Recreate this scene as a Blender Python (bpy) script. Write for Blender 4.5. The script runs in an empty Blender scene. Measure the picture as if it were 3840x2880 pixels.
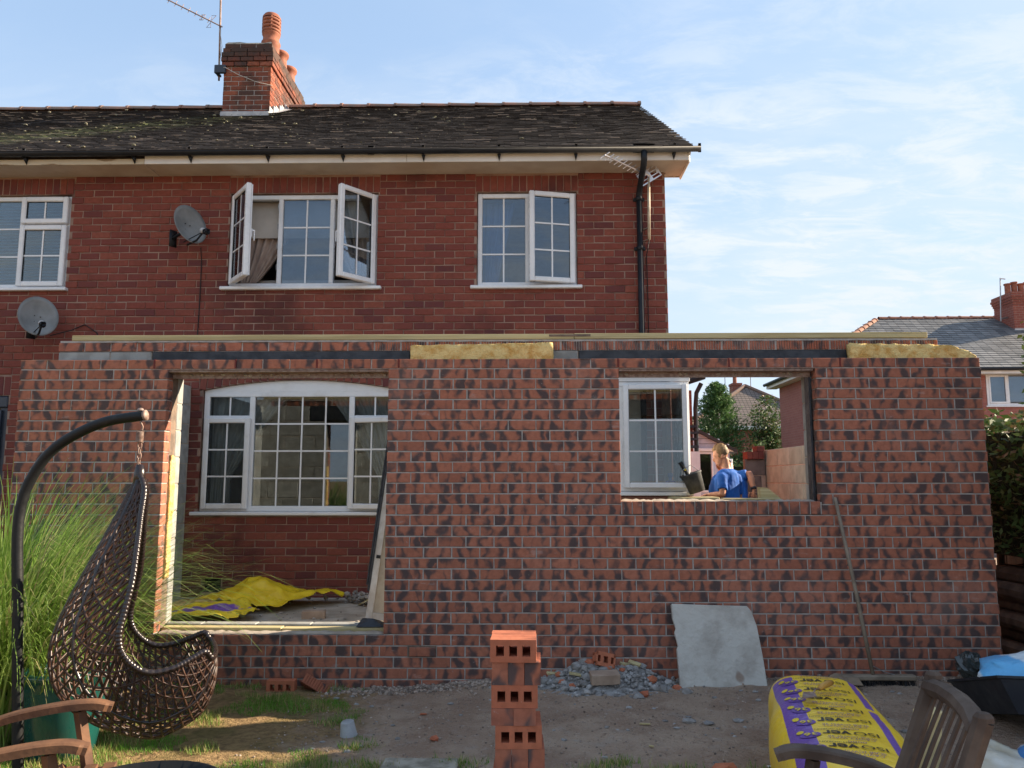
import bpy, math, random
from mathutils import Vector, Matrix, noise
random.seed(7)
SC = bpy.context.scene
COL = SC.collection

# ---------------------------------------------------------------- camera
CAM = Vector((.253, -6.232, 1.577))
cd = bpy.data.cameras.new('camera'); cam = bpy.data.objects.new('camera', cd); COL.objects.link(cam)
cam.location = CAM; cam.rotation_euler = (math.pi/2 + .1245, 0, .0184)
cd.sensor_width = 36; cd.lens = 36*2884/3840; cd.clip_start = .05; cd.clip_end = 3000
SC.camera = cam

# ---------------------------------------------------------------- sky, sun, exposure
SUN = Vector((3.2, 1.0, 1.61)).normalized()
EL = math.asin(SUN.z); AZ = math.atan2(SUN.x, SUN.y)
w = bpy.data.worlds.new('World'); SC.world = w; w.use_nodes = True
nt = w.node_tree; nt.nodes.clear()
def wn(t, **k):
    n = nt.nodes.new(t)
    for a, b in k.items(): setattr(n, a, b)
    return n
L = nt.links.new
out = wn('ShaderNodeOutputWorld'); bg = wn('ShaderNodeBackground'); L(bg.outputs[0], out.inputs[0])
sky = wn('ShaderNodeTexSky', sky_type='NISHITA', sun_disc=False, sun_elevation=EL, sun_rotation=AZ,
         altitude=60, air_density=1.0, dust_density=.5, ozone_density=1.3)
tc = wn('ShaderNodeTexCoord'); sp = wn('ShaderNodeSeparateXYZ'); L(tc.outputs['Generated'], sp.inputs[0])
def wm(op, a, b=None, c=None, clamp=False):
    n = wn('ShaderNodeMath', operation=op, use_clamp=clamp)
    for i, v in enumerate((a, b, c)):
        if v is None: continue
        if isinstance(v, (int, float)): n.inputs[i].default_value = v
        else: L(v, n.inputs[i])
    return n.outputs[0]
zz = wm('ADD', wm('MAXIMUM', sp.outputs[2], 0.0), .16)
cv = wn('ShaderNodeCombineXYZ'); L(wm('DIVIDE', sp.outputs[0], zz), cv.inputs[0]); L(wm('DIVIDE', sp.outputs[1], zz), cv.inputs[1])
mp = wn('ShaderNodeMapping'); mp.inputs['Scale'].default_value = (.75, 1.5, 1); mp.inputs['Rotation'].default_value = (0, 0, .5); mp.inputs['Location'].default_value = (3.1, 1.7, 0)
L(cv.outputs[0], mp.inputs[0])
def wnoise(scale, det, rough, dist=0):
    n = wn('ShaderNodeTexNoise'); n.inputs['Scale'].default_value = scale; n.inputs['Detail'].default_value = det
    n.inputs['Roughness'].default_value = rough; n.inputs['Distortion'].default_value = dist
    L(mp.outputs[0], n.inputs['Vector']); return n.outputs[0]
big = wnoise(.55, 3, .5); fine = wnoise(6.0, 7, .66, .5); mid = wnoise(2.0, 5, .6, .2)
def ramp01(v, a, b): 
    n = wn('ShaderNodeMapRange', interpolation_type='SMOOTHSTEP'); L(v, n.inputs[0]); n.inputs[1].default_value = a; n.inputs[2].default_value = b
    return n.outputs[0]
cl = wm('MULTIPLY', ramp01(big, .33, .58), wm('ADD', wm('MULTIPLY', ramp01(fine, .42, .66), .75), wm('MULTIPLY', ramp01(mid, .3, .75), .55)), clamp=True)
veil = wm('MULTIPLY', wm('SUBTRACT', 1.0, ramp01(sp.outputs[2], -.02, .5)), .48)
cl = wm('ADD', wm('MULTIPLY', cl, .85), veil, clamp=True)
cmix = wn('ShaderNodeMix', data_type='RGBA')
# bright hazy sky near the sun: soft shoulder c*K/(c+K)
KS = (1.28, 1.66, 2.22)
gain = wn('ShaderNodeVectorMath', operation='SCALE'); L(sky.outputs[0], gain.inputs[0]); gain.inputs['Scale'].default_value = 1.35
num = wn('ShaderNodeVectorMath', operation='MULTIPLY'); L(gain.outputs[0], num.inputs[0]); num.inputs[1].default_value = KS
den = wn('ShaderNodeVectorMath', operation='ADD'); L(gain.outputs[0], den.inputs[0]); den.inputs[1].default_value = KS
quo = wn('ShaderNodeVectorMath', operation='DIVIDE'); L(num.outputs[0], quo.inputs[0]); L(den.outputs[0], quo.inputs[1])
L(cl, cmix.inputs[0]); L(quo.outputs[0], cmix.inputs[6])
cmix.inputs[7].default_value = (1.34, 1.46, 1.58, 1)
L(cmix.outputs[2], bg.inputs[0]); bg.inputs[1].default_value = .14
sd = bpy.data.lights.new('sun', 'SUN'); so = bpy.data.objects.new('sun', sd); COL.objects.link(so)
sd.energy = 3.0; sd.angle = math.radians(.53); sd.color = (1, .83, .62)
so.rotation_euler = (-SUN).to_track_quat('-Z', 'Y').to_euler(); so.location = (20, 8, 12)
vs = SC.view_settings; vs.view_transform = 'Standard'; vs.look = 'None'; vs.gamma = 1; vs.use_curve_mapping = False; vs.exposure = 2.22
SC.cycles.max_bounces = 8; SC.cycles.diffuse_bounces = 4; SC.cycles.transparent_max_bounces = 16
SC.cycles.caustics_reflective = False; SC.cycles.caustics_refractive = False

# ---------------------------------------------------------------- helpers
class MB:
    def __init__(s): s.v = []; s.f = []; s.m = []; s.r = []
    def add(s, vs, fs, mi=0, r=0.0, M=None):
        b = len(s.v)
        if M is not None: s.v += [tuple(M @ Vector(p)) for p in vs]
        else: s.v += [tuple(p) for p in vs]
        for k, f in enumerate(fs):
            s.f.append([b+i for i in f]); s.m.append(mi[k] if isinstance(mi, (list, tuple)) else mi); s.r.append(r)
        return s
    def box(s, x0, x1, y0, y1, z0, z1, mi=0, r=0.0, M=None, bev=0):
        if bev:
            e = min(bev, abs(x1-x0)*.45, abs(y1-y0)*.45, abs(z1-z0)*.45); X = (x0, x1); Y = (y0, y1); Z = (z0, z1); vs = []; idx = {}
            for i in (0, 1):
                for j in (0, 1):
                    for k in (0, 1):
                        dx = e if i == 0 else -e; dy = e if j == 0 else -e; dz = e if k == 0 else -e
                        for a, p in enumerate(((X[i], Y[j]+dy, Z[k]+dz), (X[i]+dx, Y[j], Z[k]+dz), (X[i]+dx, Y[j]+dy, Z[k]))):
                            idx[i, j, k, a] = len(vs); vs.append(p)
            fs = []
            for q in (0, 1):
                o = [(0, 0), (1, 0), (1, 1), (0, 1)]
                a = [idx[q, j, k, 0] for j, k in o]; b = [idx[j, q, k, 1] for j, k in o]; c = [idx[j, k, q, 2] for j, k in o]
                fs += [a if q else a[::-1], b[::-1] if q else b, c if q else c[::-1]]
            for i in (0, 1):
                for j in (0, 1):
                    e1 = [idx[i, j, 0, 0], idx[i, j, 0, 1], idx[i, j, 1, 1], idx[i, j, 1, 0]]
                    fs.append(e1 if i != j else e1[::-1])
                    e2 = [idx[i, 0, j, 0], idx[i, 0, j, 2], idx[i, 1, j, 2], idx[i, 1, j, 0]]
                    fs.append(e2[::-1] if i != j else e2)
                    e3 = [idx[0, i, j, 1], idx[0, i, j, 2], idx[1, i, j, 2], idx[1, i, j, 1]]
                    fs.append(e3 if i != j else e3[::-1])
                    for k in (0, 1):
                        t = [idx[i, j, k, 0], idx[i, j, k, 1], idx[i, j, k, 2]]
                        fs.append(t if (i+j+k) % 2 else t[::-1])
            return s.add(vs, fs, mi, r, M)
        vs = [(x, y, z) for x in (x0, x1) for y in (y0, y1) for z in (z0, z1)]
        fs = [(0, 1, 3, 2), (4, 6, 7, 5), (0, 4, 5, 1), (2, 3, 7, 6), (0, 2, 6, 4), (1, 5, 7, 3)]
        return s.add(vs, fs, mi, r, M)
    def tube(s, pts, rad, n=8, mi=0, r=0.0, cap=True, closed=False, M=None, flat=1.0):
        P = [Vector(p) for p in pts]; N = len(P); vs = []; fs = []
        up = Vector((0, 0, 1)); prev = None
        for i, p in enumerate(P):
            a = P[(i-1) % N] if (i or closed) else p; b = P[(i+1) % N] if (i < N-1 or closed) else p
            t = (b-a).normalized() if (b-a).length > 1e-9 else Vector((0, 0, 1))
            if prev is None:
                u = t.cross(up) if abs(t.z) < .95 else t.cross(Vector((1, 0, 0)))
            else: u = prev - t*prev.dot(t)
            if u.length < 1e-9: u = t.orthogonal()
            u.normalize(); prev = u; v = t.cross(u)
            R = rad[i] if isinstance(rad, (list, tuple)) else rad
            for k in range(n):
                A = 2*math.pi*k/n; vs.append(p + u*(math.cos(A)*R) + v*(math.sin(A)*R*flat))
        for i in range(N if closed else N-1):
            j = (i+1) % N
            for k in range(n): fs.append((i*n+k, i*n+(k+1) % n, j*n+(k+1) % n, j*n+k))
        if cap and not closed: fs += [tuple(range(n))[::-1], tuple((N-1)*n+k for k in range(n))]
        return s.add(vs, fs, mi, r, M)
    def lathe(s, prof, n=24, c=(0, 0, 0), mi=0, r=0.0, M=None, a0=0, a1=2*math.pi):
        vs = []; fs = []; full = abs(a1-a0-2*math.pi) < 1e-6; m = n if full else n+1
        for (R, z) in prof:
            for k in range(m):
                A = a0+(a1-a0)*k/n; vs.append((c[0]+R*math.cos(A), c[1]+R*math.sin(A), c[2]+z))
        for i in range(len(prof)-1):
            for k in range(n):
                fs.append((i*m+k, i*m+(k+1) % m, (i+1)*m+(k+1) % m, (i+1)*m+k))
        return s.add(vs, fs, mi, r, M)
    def rock(s, c, sx, sy, sz, seed, mi=0, r=0.0, rot=None):
        rn = random.Random(seed); t = (1+5**.5)/2
        vs = [(-1, t, 0), (1, t, 0), (-1, -t, 0), (1, -t, 0), (0, -1, t), (0, 1, t), (0, -1, -t), (0, 1, -t), (t, 0, -1), (t, 0, 1), (-t, 0, -1), (-t, 0, 1)]
        fs = [(0, 11, 5), (0, 5, 1), (0, 1, 7), (0, 7, 10), (0, 10, 11), (1, 5, 9), (5, 11, 4), (11, 10, 2), (10, 7, 6), (7, 1, 8), (3, 9, 4), (3, 4, 2), (3, 2, 6), (3, 6, 8), (3, 8, 9), (4, 9, 5), (2, 4, 11), (6, 2, 10), (8, 6, 7), (9, 8, 1)]
        E = Matrix.Rotation(rn.uniform(0, 6.28), 4, 'Z') @ Matrix.Rotation(rn.uniform(0, 6.28) if rot is None else rot, 4, 'X')
        P = []
        for v in vs:
            q = Vector(v)/1.9*rn.uniform(.7, 1.15); q = E @ q
            P.append((c[0]+q.x*sx, c[1]+q.y*sy, c[2]+q.z*sz))
        return s.add(P, fs, mi, r)
    def mesh(s, name, mats, smooth=False):
        me = bpy.data.meshes.new(name); me.from_pydata(s.v, [], s.f)
        if not isinstance(mats, (list, tuple)): mats = [mats]
        for m in mats: me.materials.append(m)
        if any(s.m): me.polygons.foreach_set('material_index', s.m)
        if any(s.r):
            a = me.attributes.new('rnd', 'FLOAT', 'FACE'); a.data.foreach_set('value', s.r)
        if smooth: me.polygons.foreach_set('use_smooth', [True]*len(s.f))
        me.update(); return me
    def build(s, name, mats, parent=None, smooth=False):
        return link(name, s.mesh(name, mats, smooth), parent)
def link(name, me, parent=None, loc=None, rot=None, scale=None):
    o = bpy.data.objects.new(name, me); COL.objects.link(o)
    if parent: o.parent = parent
    if loc is not None: o.location = loc
    if rot is not None: o.rotation_euler = rot
    if scale is not None: o.scale = scale
    return o
def tag(o, label=None, cat=None, group=None, kind=None):
    if label: o['label'] = label
    if cat: o['category'] = cat
    if group: o['group'] = group
    if kind: o['kind'] = kind
    return o
def empty(name, label, cat, loc=(0, 0, 0), rz=0, group=None):
    o = bpy.data.objects.new(name, None); COL.objects.link(o); o.location = loc; o.rotation_euler = (0, 0, rz); o.empty_display_size = .1
    return tag(o, label, cat, group)
def lerp(a, b, t): return a+(b-a)*t
def interp(xs, ys, x):
    if x <= xs[0]: return ys[0]
    for i in range(len(xs)-1):
        if x <= xs[i+1]:
            t = (x-xs[i])/(xs[i+1]-xs[i]); return ys[i]+(ys[i+1]-ys[i])*t
    return ys[-1]
def smooth_path(pts, n):
    """Catmull-Rom through the points"""
    P = [Vector(p) for p in pts]; P = [P[0]*2-P[1]]+P+[P[-1]*2-P[-2]]; o = []
    for i in range(1, len(P)-2):
        for k in range(n):
            t = k/n; a, b, c, d = P[i-1:i+3]
            o.append(.5*((2*b)+(c-a)*t+(2*a-5*b+4*c-d)*t*t+(3*b-a-3*c+d)*t**3))
    o.append(P[-2]); return o

# ---------------------------------------------------------------- materials
def nodes(name):
    m = bpy.data.materials.new(name); m.use_nodes = True; t = m.node_tree
    return m, t, t.nodes['Principled BSDF']
class T:
    def __init__(s, t): s.t = t
    def n(s, ty, **k):
        n = s.t.nodes.new(ty)
        for a, b in k.items(): setattr(n, a, b)
        return n
    def set(s, sock, v):
        if isinstance(v, bpy.types.NodeSocket): s.t.links.new(v, sock)
        elif isinstance(v, (tuple, list)): sock.default_value = tuple(v)+((1,) if len(v) == 3 and sock.type == 'RGBA' else ())
        else: sock.default_value = v
    def math(s, op, a, b=None, clamp=False):
        n = s.n('ShaderNodeMath', operation=op, use_clamp=clamp); s.set(n.inputs[0], a)
        if b is not None: s.set(n.inputs[1], b)
        return n.outputs[0]
    def mix(s, f, a, b, blend='MIX'):
        n = s.n('ShaderNodeMix', data_type='RGBA', blend_type=blend); s.set(n.inputs[0], f); s.set(n.inputs[6], a); s.set(n.inputs[7], b); return n.outputs[2]
    def ramp(s, v, a, b, lo=0, hi=1):
        n = s.n('ShaderNodeMapRange', interpolation_type='SMOOTHSTEP'); s.set(n.inputs[0], v); n.inputs[1].default_value = a; n.inputs[2].default_value = b; n.inputs[3].default_value = lo; n.inputs[4].default_value = hi; return n.outputs[0]
    def pos(s): return s.n('ShaderNodeNewGeometry').outputs['Position']
    def vmap(s, v, scale=(1, 1, 1), off=None, rot=(0, 0, 0)):
        m = s.n('ShaderNodeMapping'); s.set(m.inputs[0], v); m.inputs['Scale'].default_value = scale; m.inputs['Rotation'].default_value = rot
        if off is not None: s.set(m.inputs['Location'], off)
        return m.outputs[0]
    def noise(s, v, scale, det=4, rough=.55, dist=0):
        n = s.n('ShaderNodeTexNoise'); s.set(n.inputs['Vector'], v); n.inputs['Scale'].default_value = scale; n.inputs['Detail'].default_value = det; n.inputs['Roughness'].default_value = rough; n.inputs['Distortion'].default_value = dist; return n.outputs[0]
    def rnd(s):
        a = s.n('ShaderNodeAttribute', attribute_name='rnd').outputs['Fac']; o = s.n('ShaderNodeObjectInfo').outputs['Random']
        return s.math('FRACT', s.math('ADD', s.math('MULTIPLY', a, 1.0), o))
    def bump(s, h, st, dist=.01):
        b = s.n('ShaderNodeBump'); b.inputs['Strength'].default_value = st; b.inputs['Distance'].default_value = dist; s.set(b.inputs['Height'], h); return b.outputs[0]
    def hsv(s, c, v=None, h=None, sat=None):
        n = s.n('ShaderNodeHueSaturation'); s.set(n.inputs['Color'], c)
        if v is not None: s.set(n.inputs['Value'], v)
        if h is not None: s.set(n.inputs['Hue'], h)
        if sat is not None: s.set(n.inputs['Saturation'], sat)
        return n.outputs[0]
def mat(name, base, c2=None, rough=.8, scale=6, thr=(.35, .65), bump=.25, bscale=60, bdist=.004, var=0.0, spec=.3, metallic=0, stretch=(1, 1, 1), det=5, coat=0, speck=None):
    """base and second colour mixed by noise, brightness varied per piece, fine bump"""
    m, t, p = nodes(name); q = T(t); v = q.vmap(q.pos(), stretch)
    c = q.mix(q.ramp(q.noise(v, scale, det), *thr), base, c2 if c2 else tuple(x*.75 for x in base))
    if speck: c = q.mix(q.ramp(q.noise(v, speck[1], 2, .5), speck[2], speck[2]+.04), c, speck[0])
    if var: c = q.hsv(c, q.math('ADD', q.math('MULTIPLY', q.rnd(), 2*var), 1-var))
    q.set(p.inputs['Base Color'], c); p.inputs['Metallic'].default_value = metallic; p.inputs['Specular IOR Level'].default_value = spec
    q.set(p.inputs['Roughness'], q.ramp(q.noise(v, scale*2.3, 3), .2, .8, max(rough-.12, .02), min(rough+.1, 1)))
    if coat: p.inputs['Coat Weight'].default_value = coat
    if bump: q.set(p.inputs['Normal'], q.bump(q.noise(v, bscale, 4), bump, bdist))
    return m
def brick_mat(name, cols, smudge=None, bump=.5, dirt=None, soot=None):
    m, t, p = nodes(name); q = T(t); r = q.rnd(); P = q.pos()
    cr = q.n('ShaderNodeValToRGB'); q.set(cr.inputs[0], r); e = cr.color_ramp; e.interpolation = 'LINEAR'
    e.elements[0].color = cols[0]+(1,); e.elements[1].color = cols[-1]+(1,)
    for i in range(1, len(cols)-1): e.elements.new(i/(len(cols)-1)).color = cols[i]+(1,)
    c = cr.outputs[0]
    off = q.n('ShaderNodeCombineXYZ'); q.set(off.inputs[0], q.math('MULTIPLY', r, 57.0)); q.set(off.inputs[2], q.math('MULTIPLY', r, 91.0))
    v = q.n('ShaderNodeVectorMath', operation='ADD'); q.set(v.inputs[0], P); q.set(v.inputs[1], off.outputs[0]); v = v.outputs[0]
    c = q.mix(q.ramp(q.noise(v, 26, 4), .3, .75, 0, .55), c, tuple(x*.62 for x in cols[len(cols)//2]))
    if smudge:
        # kiln flashing: two soft dark blotches across each brick, uneven in place, width and height
        xs_ = q.n('ShaderNodeSeparateXYZ'); q.set(xs_.inputs[0], P); n1 = q.noise(v, 7.0, 2, .5); n2 = q.noise(q.vmap(v, (1, 1, .8)), 17, 2, .5); n3 = q.noise(q.vmap(v, (.9, .6, .9)), 9.0, 1, .4)
        ph = q.math('FRACT', q.math('ADD', q.math('MULTIPLY', q.math('ADD', xs_.outputs[0], 3.9375), 1/.1125), q.math('ADD', q.math('MULTIPLY', q.math('SUBTRACT', n1, .5), 1.9), q.math('MULTIPLY', r, .45))))
        d = q.math('ABSOLUTE', q.math('SUBTRACT', ph, .62))
        d = q.math('ADD', d, q.math('MULTIPLY', q.math('SUBTRACT', n2, .5), .55)); d = q.math('ADD', d, q.math('MULTIPLY', q.math('SUBTRACT', n3, .47), 1.3))
        mk = q.ramp(d, .40, -.02)
        c = q.mix(q.math('MULTIPLY', mk, .93), c, smudge)
        c = q.mix(q.ramp(q.noise(P, 38, 3, .6), .68, .74, 0, .5), c, (.42, .38, .36)); c = q.mix(q.ramp(q.noise(P, .9, 4, .6), .52, .75, 0, .22), c, (.40, .31, .28)); c = q.mix(q.ramp(q.noise(q.vmap(P, (.5, 1, 1.4)), 9, 5, .7), .60, .70, 0, .3), c, (.46, .40, .37))
    if dirt: c = q.mix(q.ramp(q.noise(q.vmap(P, (1, 1, .7)), dirt[1], 4, .6), dirt[2], dirt[3], 0, dirt[4]), c, dirt[0])
    if soot:
        zs = q.n('ShaderNodeSeparateXYZ'); q.set(zs.inputs[0], P); c = q.mix(q.math('MULTIPLY', q.ramp(q.math('ADD', zs.outputs[2], q.math('MULTIPLY', q.noise(P, 5, 3), .3)), soot, soot+.2), .8), c, (.05, .042, .036))
    c = q.mix(q.ramp(q.noise(P, 120, 2), .72, .78, 0, .4), c, (.4, .33, .28))
    q.set(p.inputs['Base Color'], c); p.inputs['Roughness'].default_value = .88; p.inputs['Specular IOR Level'].default_value = .25
    q.set(p.inputs['Normal'], q.bump(q.math('ADD', q.noise(v, 45, 4), q.math('MULTIPLY', q.noise(v, 220, 2), .35)), bump, .006))
    return m
def glass_mat(name, tint=(.75, .82, .82), refl=.16):
    m, t, p = nodes(name); q = T(t); t.nodes.remove(p); o = t.nodes['Material Output']
    tr = q.n('ShaderNodeBsdfTransparent'); tr.inputs[0].default_value = tint+(1,)
    gl = q.n('ShaderNodeBsdfGlossy'); gl.inputs['Roughness'].default_value = .012; gl.inputs[0].default_value = (.86, .93, 1, 1)
    lw = q.n('ShaderNodeFresnel'); lw.inputs[0].default_value = 1.5
    f = q.math('ADD', q.math('MULTIPLY', lw.outputs[0], 1.0), refl, True)
    mx = q.n('ShaderNodeMixShader'); q.set(mx.inputs[0], f); q.set(mx.inputs[1], tr.outputs[0]); q.set(mx.inputs[2], gl.outputs[0]); q.set(o.inputs[0], mx.outputs[0])
    return m
M = {}
M['ebrick'] = brick_mat('speckled_brick', [(.345, .128, .080), (.44, .165, .10), (.38, .14, .088), (.46, .178, .112)], (.070, .056, .057))
M['hbrick'] = brick_mat('old_brick', [(.20, .055, .042), (.25, .07, .05), (.175, .05, .044), (.27, .082, .055), (.215, .06, .045), (.13, .042, .044)], bump=.9, dirt=((.055, .026, .026), 1.3, .48, .70, .6))
M['cbrick'] = brick_mat('sooty_chimney_brick', [(.20, .055, .035), (.34, .11, .06), (.12, .05, .04), (.27, .08, .045), (.07, .05, .045), (.36, .13, .08)], bump=.9, dirt=((.045, .04, .035), 3.0, .52, .64, .6), soot=8.28)
M['sbrick'] = brick_mat('clay_stack_brick', [(.40, .125, .068), (.50, .17, .09), (.44, .14, .078)], bump=.35)
M['ebrick_end'] = brick_mat('brick_end_fade', [(.42, .15, .085), (.36, .12, .07), (.45, .17, .10)], (.07, .055, .055), bump=.35)
M['emortar'] = mat('grey_mortar', (.45, .42, .39), (.35, .325, .30), .95, 18, bump=.6, bscale=130, spec=.1)
M['hmortar'] = mat('sandy_mortar', (.33, .225, .175), (.13, .075, .06), .95, 3.5, (.42, .75), bump=.7, bscale=120, spec=.1)
M['block'] = mat('concrete_block', (.36, .365, .35), (.27, .27, .255), .95, 9, bump=.6, bscale=150, var=.12, spec=.1)
M['blockwarm'] = mat('buff_block', (.35, .41, .37), (.28, .33, .295), .95, 7, bump=.6, bscale=150, var=.10, spec=.1)
M['blockdark'] = mat('dark_block', (.20, .185, .175), (.14, .13, .125), .95, 8, bump=.7, bscale=140, var=.12, spec=.1)
M['buff'] = mat('buff_brick', (.44, .33, .25), (.33, .24, .18), .95, 9, bump=.5, bscale=90, spec=.1)
M['bmortar'] = mat('block_mortar', (.42, .37, .31), (.33, .28, .23), .95, 10, bump=.6, bscale=120, spec=.1)
M['upvc'] = mat('white_plastic', (.80, .81, .82), (.72, .735, .75), .28, 3, bump=.03, spec=.5)
M['upvcold'] = mat('dusty_white_plastic', (.76, .755, .75), (.60, .57, .54), .4, 4, (.5, .8), bump=.05, spec=.45)
M['seal'] = mat('black_rubber', (.02, .02, .022), rough=.6, bump=0)
M['glass'] = glass_mat('window_glass', (.70, .75, .76), .04)
M['glass_blue'] = glass_mat('upper_window_glass', (.66, .74, .82), .055)
M['tile'] = None
M['dark_plastic'] = mat('black_plastic', (.010, .012, .016), (.016, .019, .024), .5, 5, bump=.04, spec=.3)
M['navy'] = mat('dark_paint', (.022, .03, .045), (.034, .042, .058), .4, 5, bump=.04, spec=.5)
M['soffit'] = mat('cream_soffit', (.62, .57, .50), (.52, .46, .39), .7, 2.5, bump=.05)
M['fascia'] = mat('white_fascia', (.78, .77, .74), (.68, .66, .62), .5, 2, bump=.04)
M['oldpaint'] = mat('flaking_cream_paint', (.60, .53, .40), (.30, .22, .14), .8, 9, (.52, .62), stretch=(.35, 1, 1.6), bump=.4, bscale=30)
M['ridge'] = mat('clay_ridge', (.30, .165, .12), (.20, .155, .13), .85, 7, bump=.3, var=.2)
M['lead'] = mat('lead_flashing', (.36, .37, .39), (.56, .56, .55), .55, 6, bump=.2, bscale=20)
M['render'] = mat('lichen_cement', (.36, .33, .27), (.20, .18, .14), .95, 12, bump=.7, bscale=60)
M['terracotta'] = mat('terracotta', (.36, .13, .075), (.25, .095, .06), .8, 8, bump=.25)
M['metal'] = mat('grey_metal', (.42, .42, .43), (.30, .28, .27), .4, 20, bump=.05, metallic=.8)
M['rust'] = mat('rusty_metal', (.22, .14, .11), (.33, .25, .21), .6, 30, bump=.3, metallic=.3)
M['alu'] = mat('bright_aluminium', (.72, .73, .75), (.60, .61, .64), .35, 10, bump=.05, metallic=.7)
M['dish'] = mat('grey_dish_paint', (.25, .255, .25), (.19, .195, .19), .6, 6, bump=.12, bscale=40)
M['wood_new'] = mat('treated_timber', (.52, .45, .25), (.40, .32, .16), .8, 3, stretch=(.6, 6, 14), bump=.2, bscale=30)
M['insul'] = mat('mineral_wool', (.80, .60, .26), (.62, .36, .11), .98, 11, (.42, .66), bump=1.0, bscale=50, bdist=.02, spec=.05)
M['dpc'] = mat('bitumen_black', (.022, .026, .034), (.05, .055, .065), .5, 9, bump=.5, bscale=25, bdist=.01)
M['cavity'] = mat('cavity_board', (.22, .16, .12), (.13, .10, .08), .9, 12, bump=.3)
M['plaster'] = mat('room_wall', (.36, .33, .30), rough=.9, bump=0)
M['roomdark'] = mat('room_floor', (.10, .08, .07), rough=.9, bump=0)
M['linen'] = mat('cream_blind', (.62, .58, .52), rough=.9, scale=2, bump=.1, bscale=200)
M['curtain'] = mat('brown_curtain', (.50, .40, .34), (.36, .28, .24), .9, 14, bump=.2, bscale=150, stretch=(1, 1, .25))
M['sheer'] = mat('grey_sheer_curtain', (.80, .78, .76), (.58, .56, .55), .9, 16, stretch=(1.6, 1, .15), bump=.2)
M['bluecurtain'] = mat('blue_curtain', (.26, .38, .60), (.17, .27, .48), .9, 14, stretch=(1.6, 1, .15), bump=.2)
M['floor'] = mat('dusty_concrete', (.50, .44, .36), (.34, .29, .23), .95, 5, bump=.7, bscale=40, bdist=.01, spec=.1)
M['farbrick'] = None
def farbrick(name, c1, c2, mort, sc=1.0):
    m, t, p = nodes(name); q = T(t); P = q.pos()
    s = q.n('ShaderNodeSeparateXYZ'); q.set(s.inputs[0], P); cb = q.n('ShaderNodeCombineXYZ'); q.set(cb.inputs[0], q.math('ADD', s.outputs[0], s.outputs[1])); q.set(cb.inputs[1], s.outputs[2])
    b = q.n('ShaderNodeTexBrick'); q.set(b.inputs['Vector'], cb.outputs[0]); b.inputs['Scale'].default_value = 1; b.inputs['Brick Width'].default_value = .236*sc; b.inputs['Row Height'].default_value = .0865*sc
    b.inputs['Mortar Size'].default_value = .006; b.inputs['Color1'].default_value = c1+(1,); b.inputs['Color2'].default_value = c2+(1,); b.inputs['Mortar'].default_value = mort+(1,)
    c = q.mix(q.ramp(q.noise(P, 1.2, 4), .3, .7, 0, .3), b.outputs[0], tuple(x*.6 for x in c1))
    q.set(p.inputs['Base Color'], c); p.inputs['Roughness'].default_value = .9; q.set(p.inputs['Normal'], q.bump(b.outputs['Fac'], .4, -.006)); return m
M['farbrick'] = farbrick('red_brickwork', (.30, .085, .055), (.24, .065, .045), (.33, .22, .17))
M['farpink'] = farbrick('pink_brickwork', (.36, .13, .10), (.31, .105, .085), (.34, .19, .15))
def tile_mat():
    m, t, p = nodes('weathered_tile'); q = T(t); P = q.pos(); r = q.rnd()
    c = q.mix(q.ramp(q.noise(P, 5, 4), .35, .7), (.030, .025, .024), (.052, .042, .037))
    c = q.hsv(c, q.math('ADD', q.math('MULTIPLY', r, .8), .6))
    s = q.n('ShaderNodeSeparateXYZ'); q.set(s.inputs[0], P)
    # moss runs down and left from the chimney, where rain drips from the stack
    d = q.math('ABSOLUTE', q.math('SUBTRACT', q.math('MULTIPLY', q.math('ADD', s.outputs[0], 4.2), .88), q.math('SUBTRACT', s.outputs[1], 5.1)))
    band = q.math('MULTIPLY', q.ramp(d, 1.05, .15), q.ramp(s.outputs[0], -3.3, -4.3))
    mk = q.math('MULTIPLY', band, q.ramp(q.noise(q.vmap(P, (1, 2.2, 1)), 4, 5, .65), .36, .62))
    c = q.mix(mk, c, (.15, .175, .075)); 
    mk2 = q.ramp(q.noise(P, 2.2, 5, .6), .62, .72, 0, .35); c = q.mix(mk2, c, (.04, .042, .022))
    c = q.mix(q.ramp(q.noise(P, 17, 2), .74, .77), c, (.45, .40, .28))
    q.set(p.inputs['Base Color'], c); p.inputs['Roughness'].default_value = .9; p.inputs['Specular IOR Level'].default_value = .2
    q.set(p.inputs['Normal'], q.bump(q.noise(P, 60, 3), .5, .006)); return m
M['tile'] = tile_mat()
def edge_mat():
    m, t, p = nodes('tile_edge'); q = T(t); P = q.pos(); r = q.rnd()
    c = q.mix(q.ramp(q.noise(q.vmap(P, (.55, 3, 5)), 2.2, 4, .6), .52, .60), (.035, .029, .026), (.36, .30, .245))
    c = q.mix(q.ramp(r, .45, .8), (.03, .025, .022), c)
    q.set(p.inputs['Base Color'], c); p.inputs['Roughness'].default_value = .9; return m
M['tile_edge'] = edge_mat()

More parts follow.
